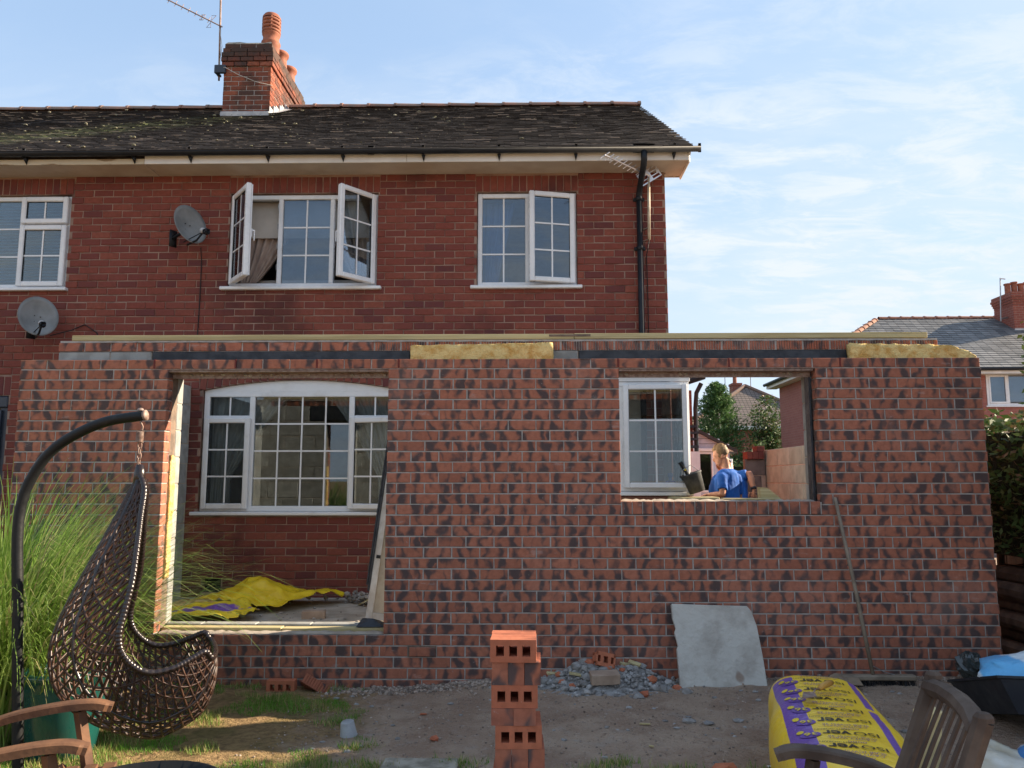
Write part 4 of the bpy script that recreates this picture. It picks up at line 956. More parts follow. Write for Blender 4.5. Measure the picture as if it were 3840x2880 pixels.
for i in range(60): 
    x = random.gauss(-1.45, .18); y = random.gauss(2.25, .1); k = random.uniform(.02, .045); b.rock((x, y, .29+random.uniform(0, .08)), k, k, k*.7, 500+i, 0, random.random())
tag(b.build('rubble_heap', bpy.data.materials['grey_grit']), 'small heap of grey rubble against the old wall inside the left opening', 'rubble', kind='stuff')
b = MB(); b.box(-.18, .18, -.12, .12, 0, .008, M=Matrix.Translation((-1.35, 2.1, .36)) @ Matrix.Rotation(-.5, 4, 'Y') @ Matrix.Rotation(.6, 4, 'Z')); tag(b.build('cardboard_scrap', M['wood_new']), 'yellow scrap sheet propped on the rubble beside the leaning panel', 'scrap')
b = MB(); b.add([(-1.12, .12, .405), (-.90, .14, .405), (-.90, .3, .41), (-1.10, .28, .45), (-1.0, .2, .46)], [(0, 1, 4), (1, 2, 4), (2, 3, 4), (3, 0, 4)]); tag(b.build('rubber_offcut', M['dpc']), 'folded black offcut of damp-proof sheet on the right end of the left sill', 'offcut')
# ---- things on the right-hand sill
b = MB(); b.add([(2.18, .2, 1.42), (2.36, .2, 1.42), (2.36, .28, 1.42), (2.18, .28, 1.42), (2.18, .2, 1.52), (2.24, .2, 1.515), (2.24, .28, 1.515), (2.18, .28, 1.52)], [(3, 2, 1, 0), (0, 1, 5, 4), (1, 2, 6, 5), (2, 3, 7, 6), (3, 0, 4, 7), (4, 5, 6, 7)])
tag(b.build('timber_wedge', M['wood_new']), 'wedge-shaped timber offcut standing on the right of the right sill', 'offcut')
b = MB(); b.box(1.85, 2.32, .12, .2, 1.418, 1.432, bev=.003); tag(b.build('timber_batten', M['wood_new']), 'thin yellow batten lying along the right sill', 'offcut')
bk = empty('bucket', 'tipped grey mortar-stained bucket with a tool handle in it beside the bay window', 'bucket', (2.07, 2.18, 1.45))
M['bucket'] = mat('dusty_bucket', (.045, .046, .048), (.11, .11, .105), .7, 7, bump=.2)
Mb = Matrix.Translation((.03, 0, .0)) @ Matrix.Rotation(-.32, 4, 'Y')
b = MB(); b.lathe([(0, 0), (.085, 0), (.105, .19), (.115, .20), (.115, .215), (.105, .215), (.08, .02), (0, .015)], 24, M=Mb); b.build('body', M['bucket'], bk, True)
b = MB(); b.tube([Mb @ Vector((-.11, 0, .2)), Mb @ Vector((-.08, -.02, .27)), Mb @ Vector((0.02, -.03, .30)), Mb @ Vector((.1, 0, .2))], .004, 6); b.build('bail', M['metal'], bk)
b = MB(); b.tube([Mb @ Vector((.0, .02, .05)), Mb @ Vector((-.03, .02, .2)), Mb @ Vector((-.06, .02, .36))], .02, 8); o = b.build('hammer_handle', M['dark_plastic']); o.location = bk.location; tag(o, 'black hammer handle with yellow grip spot sticking out of the tipped bucket', 'tool')
b = MB(); b.lathe([(0, .003), (.014, .003), (.014, 0)], 10, M=Mb @ Matrix.Translation((-.045, -.001, .27)) @ Matrix.Rotation(math.pi/2, 4, 'X')); b2 = b.build('grip_spot', M['yellow'], o)
b = MB(); b.box(1.8, 2.3, 2.02, 2.36, 1.30, 1.40, bev=.01); b.box(1.83, 1.9, 2.06, 2.3, .268, 1.3); b.box(2.2, 2.27, 2.06, 2.3, .268, 1.3); tag(b.build('trestle', M['wood_new']), 'plank trestle carrying the tipped bucket beside the bay window', 'trestle')
# coloured plastic things on the sill inside the bay
b = MB(); b.lathe([(0, 0), (.05, 0), (.065, .05), (.06, .05)], 16, (1.86, 2.5, 1.462)); tag(b.build('plastic_tub', mat('red_plastic', (.55, .04, .03), rough=.35, bump=0), None, True), 'small red plastic tub inside the bay window', 'tub')
b = MB(); b.lathe([(0, .0), (.055, 0), (.055, .05), (.02, .06), (.02, .09), (.03, .10), (.03, .14), (0, .145)], 16, (1.87, 2.5, 1.518)); tag(b.build('plastic_bottle', mat('blue_plastic', (.02, .10, .55), rough=.3, bump=0), None, True), 'small blue plastic bottle standing on the red tub inside the bay window', 'bottle')
# ================================================================ ground and background
def zg(x, y):
    if y > .12: return 0
    b = .02+.07*interp([-5, -2, -1, -.2, 2, 4], [-.3, -.4, -.9, .1, .6, 1.0], x)*max(0, min(1, 1+(y+.0)/1.6))
    n = noise.noise(Vector((x*1.3, y*1.3, 0)))*.018+noise.noise(Vector((x*5, y*5, 2)))*.015
    if x > -1.0: n += noise.noise(Vector((x*17, y*17, 4)))*.008
    f = max(0, min(1, (7-abs(x))/2))
    return b*f+n*f
def axis(a, b, st, outs):
    v = [a+i*st for i in range(int((b-a)/st)+1)]; return sorted([a-o for o in outs]+v+[v[-1]+o for o in outs])
xs = axis(-4.6, 5.2, .045, (.3, .8, 2, 5, 12, 30, 80, 250, 900)); ys = axis(-4.2, .1, .045, (.3, .8, 2, 5, 12, 30, 80, 250, 900))
vs_ = [(x, y, zg(x, y)) for y in ys for x in xs]; n = len(xs)
fs_ = [(j*n+i, j*n+i+1, (j+1)*n+i+1, (j+1)*n+i) for j in range(len(ys)-1) for i in range(n-1)]
def ground_mat():
    m, t, p = nodes('garden_soil'); q = T(t); P = q.pos(); s = q.n('ShaderNodeSeparateXYZ'); q.set(s.inputs[0], P)
    soil = q.mix(q.ramp(q.noise(P, 1.9, 6, .65), .38, .62), (.35, .245, .178), (.47, .355, .265))
    soil = q.mix(q.ramp(q.noise(P, 4.5, 5, .65), .55, .75, 0, .7), soil, (.42, .37, .325))
    soil = q.mix(q.ramp(q.noise(P, 55, 3, .6), .56, .70, 0, .6), soil, (.44, .38, .33)); soil = q.mix(q.ramp(q.noise(P, 24, 5, .65), .55, .72, 0, .6), soil, (.15, .10, .075))
    dry = q.mix(q.ramp(q.noise(P, 20, 4, .6), .35, .7), (.36, .245, .125), (.21, .14, .075)); dry = q.mix(q.ramp(q.noise(P, 3, 4), .45, .65, 0, .4), dry, (.085, .10, .03))
    edge = q.math('ADD', s.outputs[0], q.math('MULTIPLY', q.math('SUBTRACT', q.noise(P, 2.2, 4, .6), .5), 1.3))
    k = q.ramp(edge, -.75, -1.15)
    far = q.ramp(s.outputs[1], 12, 20); c = q.mix(k, soil, dry); c = q.mix(far, c, (.07, .09, .035))
    q.set(p.inputs['Base Color'], c); p.inputs['Roughness'].default_value = .97; p.inputs['Specular IOR Level'].default_value = .1
    q.set(p.inputs['Normal'], q.bump(q.math('ADD', q.noise(P, 30, 5, .65), q.math('MULTIPLY', q.noise(P, 110, 3), .4)), 1.0, .04)); return m
o = MB().add(vs_, fs_).build('ground', ground_mat(), None, True); o['kind'] = 'structure'
# lawn: thin, patchy, taller along a few tufts
M['lawn'] = None
def blade_mat(name, cols, tr=.25):
    m, t, p = nodes(name); q = T(t); r = q.rnd(); cr = q.n('ShaderNodeValToRGB'); q.set(cr.inputs[0], r); e = cr.color_ramp
    e.elements[0].color = cols[0]+(1,); e.elements[1].color = cols[-1]+(1,)
    for i in range(1, len(cols)-1): e.elements.new(i/(len(cols)-1)).color = cols[i]+(1,)
    q.set(p.inputs['Base Color'], cr.outputs[0]); p.inputs['Roughness'].default_value = .6; p.inputs['Specular IOR Level'].default_value = .3
    o_ = t.nodes['Material Output']; ts = q.n('ShaderNodeBsdfTranslucent'); q.set(ts.inputs[0], cr.outputs[0]); mx = q.n('ShaderNodeMixShader'); mx.inputs[0].default_value = tr; q.set(mx.inputs[1], p.outputs[0]); q.set(mx.inputs[2], ts.outputs[0]); q.set(o_.inputs[0], mx.outputs[0]); return m
M['lawn'] = blade_mat('lawn_blade', [(.07, .20, .015), (.13, .30, .03), (.20, .38, .05), (.46, .36, .16), (.10, .23, .02)])
rn = random.Random(31); b = MB(); cnt = 0
while cnt < 52000:
    x = rn.uniform(-4.3, .4); y = rn.uniform(-2.9, -.04); d = noise.noise(Vector((x*1.1, y*1.9, 7)))+.45*noise.noise(Vector((x*4, y*4, 1)))
    lim = interp([-4.3, -1.6, -.9, -.4, .4], [-.08, .02, .08, .42, .75], x)
    if y < -1.75 and x < .3: lim -= .25
    if d < lim: cnt += .15; continue
    h = rn.uniform(.014, .036)*(1.7 if d > lim+.3 else 1); A = rn.uniform(0, 6.28); lx, ly = math.cos(A)*h*rn.uniform(.2, .9), math.sin(A)*h*rn.uniform(.2, .9); z = zg(x, y)-.002; w_ = .0019
    gr = noise.noise(Vector((x*1.7, y*2.6, 15))); rr_ = rn.random(); rr_ = rr_*.55 if gr > -.05 else .55+.25*rr_ if rr_ < .6 else rr_*.5
    if gr > .12: h *= 1.35
    b.add([(x-w_*math.sin(A), y+w_*math.cos(A), z), (x+w_*math.sin(A), y-w_*math.cos(A), z), (x+lx, y+ly, z+h)], [(0, 1, 2)], 0, rr_+.001); cnt += 1
for i in range(1500):   # weeds at the front edge and against the wall
    g_ = rn.choice(((-.1, -1.78), (.62, -1.82), (1.05, -1.86), (-.75, -1.5), (-1.0, -1.0), (-.62, -1.85), (.75, -1.72), (1.5, -1.88), (-1.25, -.08), (-1.9, -.06)))
    x = rn.gauss(g_[0], .07); y = rn.gauss(g_[1], .035); h = rn.uniform(.02, .055); A = rn.uniform(0, 6.28); z = zg(x, y)-.002; w_ = .003
    b.add([(x-w_*math.sin(A), y+w_*math.cos(A), z), (x+w_*math.sin(A), y-w_*math.cos(A), z), (x+math.cos(A)*h*.6, y+math.sin(A)*h*.6, z+h)], [(0, 1, 2)], 0, rn.random()*.55+.001)
tag(b.build('grass', M['lawn']), 'thin patchy lawn grass with dry brown areas at the left', 'grass', kind='stuff')
# gravel: scattered grit over the soil, denser along the foot of the wall
b = MB()
for i in range(6400):
    if i % 3: x = rn.uniform(-1.4, 4.0); y = rn.uniform(-2.1, -.03)
    else: x = rn.choice((rn.uniform(-1.35, .4), rn.uniform(-1.35, .4), rn.uniform(.2, 4))); y = -abs(rn.gauss(.05, .09))-.01
    k = rn.choice((.003, .003, .004, .005, .006, .009)) if i % 3 else rn.choice((.005, .007, .009, .013, .018)); b.rock((x, y, zg(x, y)+k*.25), k, k, k*.75, i, 0, rn.random()+.001)
tag(b.build('gravel', mat('mixed_grit', (.34, .28, .235), (.24, .18, .14), .95, 60, var=.5)), 'loose grit and pebbles strewn over the bare soil', 'gravel', kind='stuff')
# ---- plants
def leaves(b, c, rad, n, size, rn, shell=.55, mi=0, droop=0):
    for i in range(n):
        v = Vector((rn.gauss(0, 1), rn.gauss(0, 1), rn.gauss(0, 1))).normalized()*(shell+(1-shell)*rn.random())
        p = Vector((c[0]+v.x*rad[0], c[1]+v.y*rad[1], c[2]+v.z*rad[2])); s = size*rn.uniform(.6, 1.3)
        a = Vector((rn.gauss(0, 1), rn.gauss(0, 1), rn.gauss(0, .6)-droop)).normalized()*s; e = a.cross(Vector((rn.gauss(0, 1), rn.gauss(0, 1), rn.gauss(0, 1)))).normalized()*s*.42
        b.add([p-a, p+e, p+a, p-e], [(0, 1, 2, 3)], mi, rn.random()+.001)
M['hedge'] = blade_mat('hedge_leaf', [(.035, .075, .02), (.06, .11, .028), (.10, .15, .05), (.045, .085, .02), (.17, .10, .05)], .2)
M['conifer'] = blade_mat('conifer_spray', [(.055, .12, .045), (.085, .17, .05), (.13, .22, .07), (.065, .135, .05)], .2)
M['bark'] = mat('bark', (.14, .10, .07), (.08, .06, .045), .95, 9, stretch=(3, 3, .6), bump=.6)
hd = empty('hedge', 'dark green leafy hedge along the right boundary', 'hedge', (4.95, -.4, 0))
b = MB(); rn = random.Random(41)
for i in range(30):
    y = -3.4+i*.21; top = interp([-3.4, -.6, .12, .38, 3], [2.9, 2.9, 2.96, 2.08, 2.15], y)
    leaves(b, (5.05-.05, y, 1.55), (.62, .22, .2), 60, .05, rn, .8)
    nz_ = int((top-.9)/.14)
    for k in range(nz_):
        z = .95+(k+.5)*.14
        for s_ in range(26):
            p = (rn.uniform(4.42, 4.62) if rn.random() < .6 else rn.uniform(4.45, 5.6), y+rn.uniform(-.14, .14), z+rn.uniform(-.1, .1))
            leaves(b, p, (.05, .05, .05), 1, .042, rn, 0)
    for s_ in range(110): leaves(b, (rn.uniform(4.42, 5.6), y+rn.uniform(-.14, .14), top+rn.gauss(0, .05)), (.04, .04, .05), 1, .042, rn, 0)
o = b.build('foliage', M['hedge'], hd); o.matrix_parent_inverse = Matrix.Translation(-hd.location)
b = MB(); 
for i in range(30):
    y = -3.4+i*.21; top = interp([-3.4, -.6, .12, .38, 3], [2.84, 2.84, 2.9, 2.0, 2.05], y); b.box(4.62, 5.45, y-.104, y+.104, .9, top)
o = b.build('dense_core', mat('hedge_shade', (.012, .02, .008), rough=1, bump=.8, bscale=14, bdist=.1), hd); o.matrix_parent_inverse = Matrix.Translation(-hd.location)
for i in range(9):
    y = -3.2+i*.7; b = MB(); b.tube([(5.0, y, 0), (5.0+rn.uniform(-.1, .1), y+.05, .5), (5, y, 1.1)], [.05, .04, .03], 6); o = b.build('stem', M['bark'], hd); o.matrix_parent_inverse = Matrix.Translation(-hd.location)
# dark board fence below the hedge and a log pile
fe = empty('board_fence', 'dark close-boarded fence under the hedge at the right edge', 'fence', (5.7, 0, 0)); fm = MB().box(-.012, .012, -.07, .07, 0, 1.5, bev=.004).mesh('board', mat('dark_fence_board', (.05, .04, .032), (.03, .025, .02), .9, 5, stretch=(1, 1, .2), bump=.4, var=.3))
for i in range(42): link('board', fm, fe, (rn.uniform(-.006, .006), -3.4+i*.152, rn.uniform(-.02, .02)), (0, 0, rn.uniform(-.02, .02)))
M['log'] = mat('split_log', (.16, .11, .075), (.09, .065, .05), .95, 8, bump=.6, var=.3)
k = 0
for row in range(6):
    for c_ in range(3):
        x = 4.55+c_*.17+(row % 2)*.08; z = .09+row*.125; b = MB(); r_ = rn.uniform(.06, .08); b.tube([(x, .25, z), (x+rn.uniform(-.02, .02), .75, z+.01), (x, 1.35, z)], r_, 9)
        lab = ('bottom', 'second', 'third', 'fourth', 'fifth', 'topmost')[row]
        tag(b.build('log', M['log'], None), 'brown log at the %s of the %s row of the log pile' % (('left', 'middle', 'right')[c_], lab), 'log', 'logs stacked at the right edge')
def conifer(loc, h, r, label, seed):
    root = empty('conifer_tree', label, 'tree', loc); rn = random.Random(seed); b = MB(); b.tube([(0, 0, 0), (0, 0, h*.5), (0, 0, h)], [.16, .09, .02], 8); b.build('trunk', M['bark'], root)
    b = MB()
    for i in range(620):
        t = rn.random()**.75; z = .25+t*(h-.3); R = r*(1-t)**.62*rn.uniform(.55, 1.08)+.06; A = rn.uniform(0, 6.28); d = Vector((math.cos(A), math.sin(A), 0)); tip = d*R+Vector((0, 0, z+rn.uniform(.05, .25)*R))
        for k in range(26):
            u = rn.uniform(.25, 1.02); p = d*(R*u)+Vector((0, 0, z+.2*R*u*u))+Vector((rn.gauss(0, .05), rn.gauss(0, .05), rn.gauss(0, .04)))
            a = (d*.6+Vector((rn.gauss(0, .5), rn.gauss(0, .5), rn.uniform(.1, .9)))).normalized()*rn.uniform(.06, .13); e = a.cross(Vector((rn.gauss(0, 1), rn.gauss(0, 1), rn.gauss(0, 1)))).normalized()*.022
            b.add([p-a*.4, p+e, p+a, p-e], [(0, 1, 2, 3)], 0, rn.random()+.001)
    b.build('crown', M['conifer'], root)
conifer((7.75, 24, 0), 5.4, 2.0, 'tall bushy conifer seen through the right opening', 51)
def broadleaf(loc, h, r, label, seed):
    root = empty('broadleaf_tree', label, 'tree', loc); rn = random.Random(seed); b = MB(); b.tube([(0, 0, 0), (.1, 0, h*.4), (0, 0, h*.7)], [.18, .12, .05], 8)
    for k in range(6):
        A = k*1.05; b.tube([(.05, 0, h*.35+k*.15), (math.cos(A)*r*.5, math.sin(A)*r*.5, h*.6+k*.1)], [.06, .02], 6)
    b.build('trunk', M['bark'], root); b = MB()
    for k in range(100):
        c = (rn.gauss(0, r*.42), rn.gauss(0, r*.42), h*.62+rn.gauss(0, h*.16)); leaves(b, c, (.45, .45, .38), 75, .075, rn, .6)
    b.build('crown', M['hedge'], root)
broadleaf((11.55, 30, 0), 5.3, .95, 'rounded dark broadleaf tree behind the pink gable seen through the right opening', 52)
# ---- right-hand neighbour: hipped slate roof
def slate_mat(name, c1, c2):
    m, t, p = nodes(name); q = T(t); P = q.pos(); r = q.rnd(); c = q.mix(r, c1, c2); c = q.mix(q.ramp(q.noise(P, 1.1, 3), .45, .7, 0, .4), c, tuple(x*.55 for x in c1))
    q.set(p.inputs['Base Color'], c); p.inputs['Roughness'].default_value = .55; q.set(p.inputs['Normal'], q.bump(q.noise(P, 20, 3), .2, .01)); return m
M['slate'] = slate_mat('blue_grey_slate', (.075, .08, .085), (.185, .185, .185)); M['plaintile'] = slate_mat('brown_tile', (.16, .12, .10), (.24, .18, .14))
nb = empty('neighbour_house', 'pink brick house with hipped grey slate roof at the right', 'house', (9.55, 18.8, 0), -.02)
NW, ND, NE, NR_ = 15.0, 8.6, 5.15, 7.72; hipx0 = 4.1
def npart(b, name, m, parent=None): return b.build(name, m, parent or nb)
b = MB(); holed(b, 0, NW, -.3, NE-.06, 0, .25, [(5.55, 7.6, 3.95, 5.02)]); b.box(0, .25, .252, 3.4, -.3, NE-.06); b.box(hipx0, hipx0+.25, 3.402, ND, -.3, NE-.06); b.box(.25, hipx0, 3.15, 3.4, -.3, NE-.06); b.box(NW-.25, NW, .252, ND, -.3, NE-.06); b.box(hipx0+.25, NW-.25, ND-.25, ND, -.3, NE-.06); nwall = npart(b, 'wall', M['farpink'])
ov = .35; hipx = 4.15; RY = ND/2
sl_pitch = (NR_-NE)/(RY+ov); cs = math.cos(math.atan(sl_pitch)); sn = math.sin(math.atan(sl_pitch)); slen = (RY+ov)/cs
b = MB(); A0 = (-ov, -ov, NE-.03); A1 = (NW+ov, -ov, NE-.03); A2 = (NW+ov, ND+ov, NE-.03); A3 = (-ov, 3.4+ov, NE-.03); A4 = (hipx0-ov, ND+ov, NE-.03); R0 = (hipx, RY, NR_-.03); R1 = (NW-hipx, RY, NR_-.03)
b.add([A0, A1, A2, A3, R0, R1, A4], [(0, 1, 5, 4), (1, 2, 5), (2, 6, 4, 5), (3, 0, 4), (6, 3, 4), (3, 6, 2, 1, 0)]); nroof = npart(b, 'roof', M['dpc'])
rn = random.Random(61); sm_ = []
for k in range(4): 
    q_ = MB(); q_.add([(-.143, 0, .006), (.143, 0, .006), (.143, .36, -.012), (-.143, .36, -.012), (-.143, 0, .026), (.143, 0, .026), (.143, .36, 0), (-.143, .36, 0)], [(4, 5, 6, 7), (0, 1, 5, 4), (1, 2, 6, 5), (3, 0, 4, 7)]); sm_.append(q_)
sme = sm_[0].mesh('slate', M['slate']); b = MB(); cnt = 0; rows = int(slen/.215)
for r_ in range(rows):
    s = r_*.215; y = -ov+s*cs; z = NE+s*sn; xl = -ov+(hipx+ov)*s/slen; xr = NW+ov-(hipx+ov)*s/slen; x = xl+.15+(.15 if r_ % 2 else 0)
    while x < xr-.1:
        if 3.2 < x < 9.4 and cnt < 300 and r_ >= 0: link('slate', sme, nroof, (x, y, z), (math.atan(sl_pitch), 0, 0)); cnt += 1
        else: b.add(sm_[0].v, sm_[0].f, 0, rn.random()+.001, Matrix.Translation((x, y, z)) @ Matrix.Rotation(math.atan(sl_pitch), 4, 'X'))
        x += .3
o = b.build('slates', M['slate'], nroof); o['kind'] = 'stuff'
hr = MB(); hr.lathe([(.11, 0), (.10, .38), (.125, .385), (.125, .43)], 10, a0=0, a1=math.pi, M=Matrix.Rotation(math.pi/2, 4, 'Y') @ Matrix.Rotation(math.pi/2, 4, 'Z')); hrm = hr.mesh('ridge_tile', mat('orange_ridge', (.40, .19, .12), (.30, .14, .10), .85, 6, var=.2))
for i in range(int((NW-2*hipx)/.44)): link('ridge_tile', hrm, nroof, (hipx+i*.44, RY, NR_-.02))
hv = Vector(R0)-Vector(A0); nh = int(hv.length/.44); hd_ = hv.normalized()
for i in range(nh):
    p = Vector(A0)+hd_*(i*.44)+Vector((0, 0, .035)); link('ridge_tile', hrm, nroof, p, (0, -math.asin(hd_.z), math.atan2(hd_.y, hd_.x)))
b = MB(); b.box(-ov-.02, NW+ov, -ov-.03, -ov+.0, NE-.20, NE-.035); b.box(-ov-.02, -ov, -ov+.001, 3.4+ov, NE-.20, NE-.035); npart(b, 'fascia_board', M['fascia']); b = MB(); b.box(-ov+.001, NW+ov, -ov+.002, 0, NE-.2, NE-.19); b.box(-ov+.001, 0, .001, 3.4+ov, NE-.2, NE-.19); npart(b, 'soffit', M['fascia'])
b = MB(); b.tube([(-ov-.09, -ov-.09, NE-.05), (NW+ov, -ov-.09, NE-.05)], .06, 8); b.tube([(-ov-.09, -ov-.09, NE-.05), (-ov-.09, 3.4+ov, NE-.05)], .06, 8); npart(b, 'gutter', M['dark_plastic'])
b = MB(); frame_boxes(b, 5.56, 7.59, 3.96, 5.015, -.01, .06, .07); b.box(6.2, 6.27, -.009, .06, 4.03, 4.945); b.box(6.93, 7.0, -.009, .06, 4.03, 4.945); frame_boxes(b, 5.63, 6.2, 4.03, 4.945, -.03, .04, .055); nwn = npart(b, 'window', M['upvc'])
for (a, c) in ((5.68, 6.15), (6.27, 6.93), (7.0, 7.52)):
    q_ = MB(); q_.box(a, c, .0, .006, 4.08, 4.9); q_.build('pane', gb, nwn)
b = MB(); b.box(5.6, 7.55, .22, .24, 4.0, 5.0); b.build('blind', M['linen'], nwn); b = MB(); b.box(5.5, 7.66, -.06, .03, 3.915, 3.957); b.build('sill', M['upvc'], nwn)
b = MB(); b.box(8.45, 9.65, 3.0, 4.2, 6.4, 7.95)
for k in range(4): b.box(8.45-.025*k, 9.65+.025*k, 3.0-.025*k, 4.2+.025*k, 7.96+k*.09, 8.045+k*.09)
b.box(8.40, 9.70, 2.95, 4.25, 8.325, 8.43); nch = npart(b, 'chimney', M['farbrick'])
for i in range(5):
    q_ = MB(); x = 8.6+i*.24; h_ = .42+.06*(i % 2); q_.lathe([(.1, 0), (.1, h_-.06), (.125, h_-.05), (.125, h_), (.07, h_)], 12, (x, 3.5, 8.43)); q_.build('chimney_pot', M['terracotta'], nch)
b = MB(); b.box(8.42, 9.68, 2.94, 2.98, 6.7, 7.05); b.build('lead_flashing', M['lead'], nch)
na = empty('tv_aerial', 'thin bare aerial mast beside the chimney of the pink house', 'aerial', (17.8, 22.0, 7.4)); b = MB(); b.tube([(0, 0, 0), (.1, 0, 1.65)], .022, 6); b.build('mast', M['metal'], na); b = MB(); b.tube([(.1, 0, 1.62), (.28, 0, 1.6)], .02, 5); b.tube([(0, 0, .1), (.3, 0, .15)], .03, 5); b.build('bracket', M['metal'], na)
# ---- far house with hipped tile roof
fh = empty('far_house', 'distant brown brick house with pyramid tiled roof seen through the right opening', 'house', (14.5, 44, 0)); b = MB(); b.box(-4.2, 4.2, -3.5, 5, 0, 4.9); b.build('wall', M['farbrick'], fh)
def tilemat():
    m, t, p = nodes('far_roof_tile'); q = T(t); P = q.pos(); s = q.n('ShaderNodeSeparateXYZ'); q.set(s.inputs[0], P); cb_ = q.n('ShaderNodeCombineXYZ'); q.set(cb_.inputs[0], s.outputs[0]); q.set(cb_.inputs[1], s.outputs[2]); k = q.n('ShaderNodeTexBrick'); q.set(k.inputs[0], cb_.outputs[0]); k.offset = 0; k.inputs['Scale'].default_value = 1; k.inputs['Brick Width'].default_value = .24; k.inputs['Row Height'].default_value = .16; k.inputs['Mortar Size'].default_value = .02; k.inputs['Color1'].default_value = (.21, .165, .14, 1); k.inputs['Color2'].default_value = (.17, .13, .11, 1); k.inputs['Mortar'].default_value = (.06, .05, .045, 1)
    q.set(p.inputs['Base Color'], k.outputs[0]); p.inputs['Roughness'].default_value = .8; return m
b = MB(); b.add([(-4.6, -3.9, 4.75), (4.6, -3.9, 4.75), (4.6, 5.4, 4.75), (-4.6, 5.4, 4.75), (0, -.3, 7.65), (0, 1.8, 7.65)], [(0, 1, 4), (1, 2, 5, 4), (2, 3, 5), (3, 0, 4, 5), (3, 2, 1, 0)]); fr = b.build('roof', tilemat(), fh)
for a, c in (((-4.6, -3.9, 4.78), (0, -.3, 7.68)), ((4.6, -3.9, 4.78), (0, -.3, 7.68))):
    b = MB(); b.tube([a, c], .13, 6); b.build('hip_tiles', M['ridge'], fr)
b = MB(); b.box(-.50, .08, .8, 1.7, 6.8, 7.85); b.box(-.54, .12, .75, 1.75, 7.851, 8.0); fc = b.build('chimney', M['farbrick'], fh); b = MB(); b.lathe([(.14, 0), (.13, .5), (.16, .5), (.16, .56)], 10, (-.25, 1.2, 8.0)); b.build('chimney_pot', M['terracotta'], fc)
b = MB(); b.box(-4.6, 4.6, -3.97, -3.905, 4.6, 4.8); b.build('gutter', M['fascia'], fh)
for dx, h_ in ((-.95, 2.0), (.75, 2.5)):
    o = empty('tv_aerial', 'thin aerial on the far house, %s of its chimney' % ('left' if dx < 0 else 'right'), 'aerial', (14.5+dx, 45, 7.0)); b = MB(); b.tube([(0, 0, 0), (0, 0, h_)], .03, 5); b.build('mast', M['metal'], o); b = MB(); b.tube([(-.5, 0, h_-.1), (.3, 0, h_-.05)], .02, 5); b.build('boom', M['metal'], o)
# ---- white boarded outbuilding, brick lean-to edge, garden wall bits behind the worker
ob = empty('outbuilding', 'low white boarded outbuilding with a window behind the worker', 'outbuilding', (3.2, 8, 0))
b = MB(); holed(b, 0, .78, 0, 2.12, 0, .1, [(.13, .45, 1.38, 2.07)]); b.box(.68, .78, .101, 2.5, 0, 2.12); b.build('wall', mat('pale_lavender_board', (.52, .55, .64), rough=.6), ob)
for k in range(5):
    q_ = MB(); z0_ = 2.15+k*.095; xw = .78-k*.175; q_.box(0, max(.06, xw), .0, .03, z0_, z0_+.088, bev=.004); q_.build('board', bpy.data.materials['pale_lavender_board'], ob)
b = MB(); b.add([(-.6, -.1, 2.95), (.9, -.1, 2.13), (.9, 2.6, 2.13), (-.6, 2.6, 2.95), (-.6, -.1, 2.89), (.9, -.1, 2.07), (.9, 2.6, 2.07), (-.6, 2.6, 2.89)], [(0, 1, 2, 3), (7, 6, 5, 4), (0, 4, 5, 1), (1, 5, 6, 2)]); b.build('roof', mat('dark_shed_roof', (.06, .055, .055), rough=.9), ob)
b = MB(); b.box(-.1, .86, -.06, -.01, 2.10, 2.16, bev=.01); b.build('fascia_board', M['upvcold'], ob)
b = MB(); frame_boxes(b, .10, .48, 1.36, 2.09, -.02, .04, .035); ow = b.build('window', M['upvc'], ob); b = MB(); b.box(.13, .45, .01, .016, 1.39, 2.06); b.build('pane', M['glass'], ow)
b = MB(); b.box(0.0, .7, .9, .95, 0, 2.1); b.build('inner_wall', M['roomdark'], ob)
le = empty('lean_to', 'narrow brick lean-to with slate edge and downpipe beside the bay window', 'outbuilding', (2.45, 6, 0)); b = MB(); b.box(0, .44, 0, 2.5, 0, 3.0); b.build('wall', M['farbrick'], le); b = MB(); b.box(.30, .50, -.12, .02, 2.2, 2.235); b.box(.30, .51, -.16, .02, 2.30, 2.335); b.box(.3, .5, -.1, .02, 2.4, 2.435); b.box(.3, .5, -.13, .02, 2.08, 2.12); b.build('slate_edge', M['dpc'], le)
b = MB(); b.tube([(.58, -.08, 3.1), (.50, -.08, 2.95), (.48, -.06, 2.7), (.48, -.06, 0)], .035, 8); b.build('downpipe', M['dark_plastic'], le); b = MB(); b.tube([(.2, -.05, 3.08), (.64, -.05, 3.22)], .05, 8); b.build('gutter', M['dark_plastic'], le); b = MB(); b.box(.36, .5, -.2, -.02, 0, 2.02); b.build('white_post', M['upvc'], le)
gw = empty('garden_wall', 'low grey garden wall with a white coping behind the worker', 'wall', (4.2, 10, 0)); b = MB(); b.box(0, .32, 0, .3, 0, 1.88); b.build('pier', M['blockdark'], gw); b = MB(); b.box(-.08, .36, -.04, .34, 1.883, 2.02, bev=.01); b.build('coping', M['upvc'], gw); b = MB(); b.box(.33, 6, .1, .25, 0, 1.4); b.build('panel', M['blockdark'], gw)
pf = empty('picket_fence', 'short weathered paling fence behind the grey block wall', 'fence', (4.75, 11, 0)); pm = MB().box(-.035, .035, -.01, .01, 0, 1.75, bev=.004).mesh('paling', mat('weathered_paling', (.32, .26, .19), (.20, .15, .11), .9, 6, var=.3))
for i in range(24): link('paling', pm, pf, (i*.085, rn.uniform(-.01, .01), rn.uniform(-.05, .05)), (0, rn.uniform(-.02, .02), 0))
b = MB(); rn = random.Random(77)
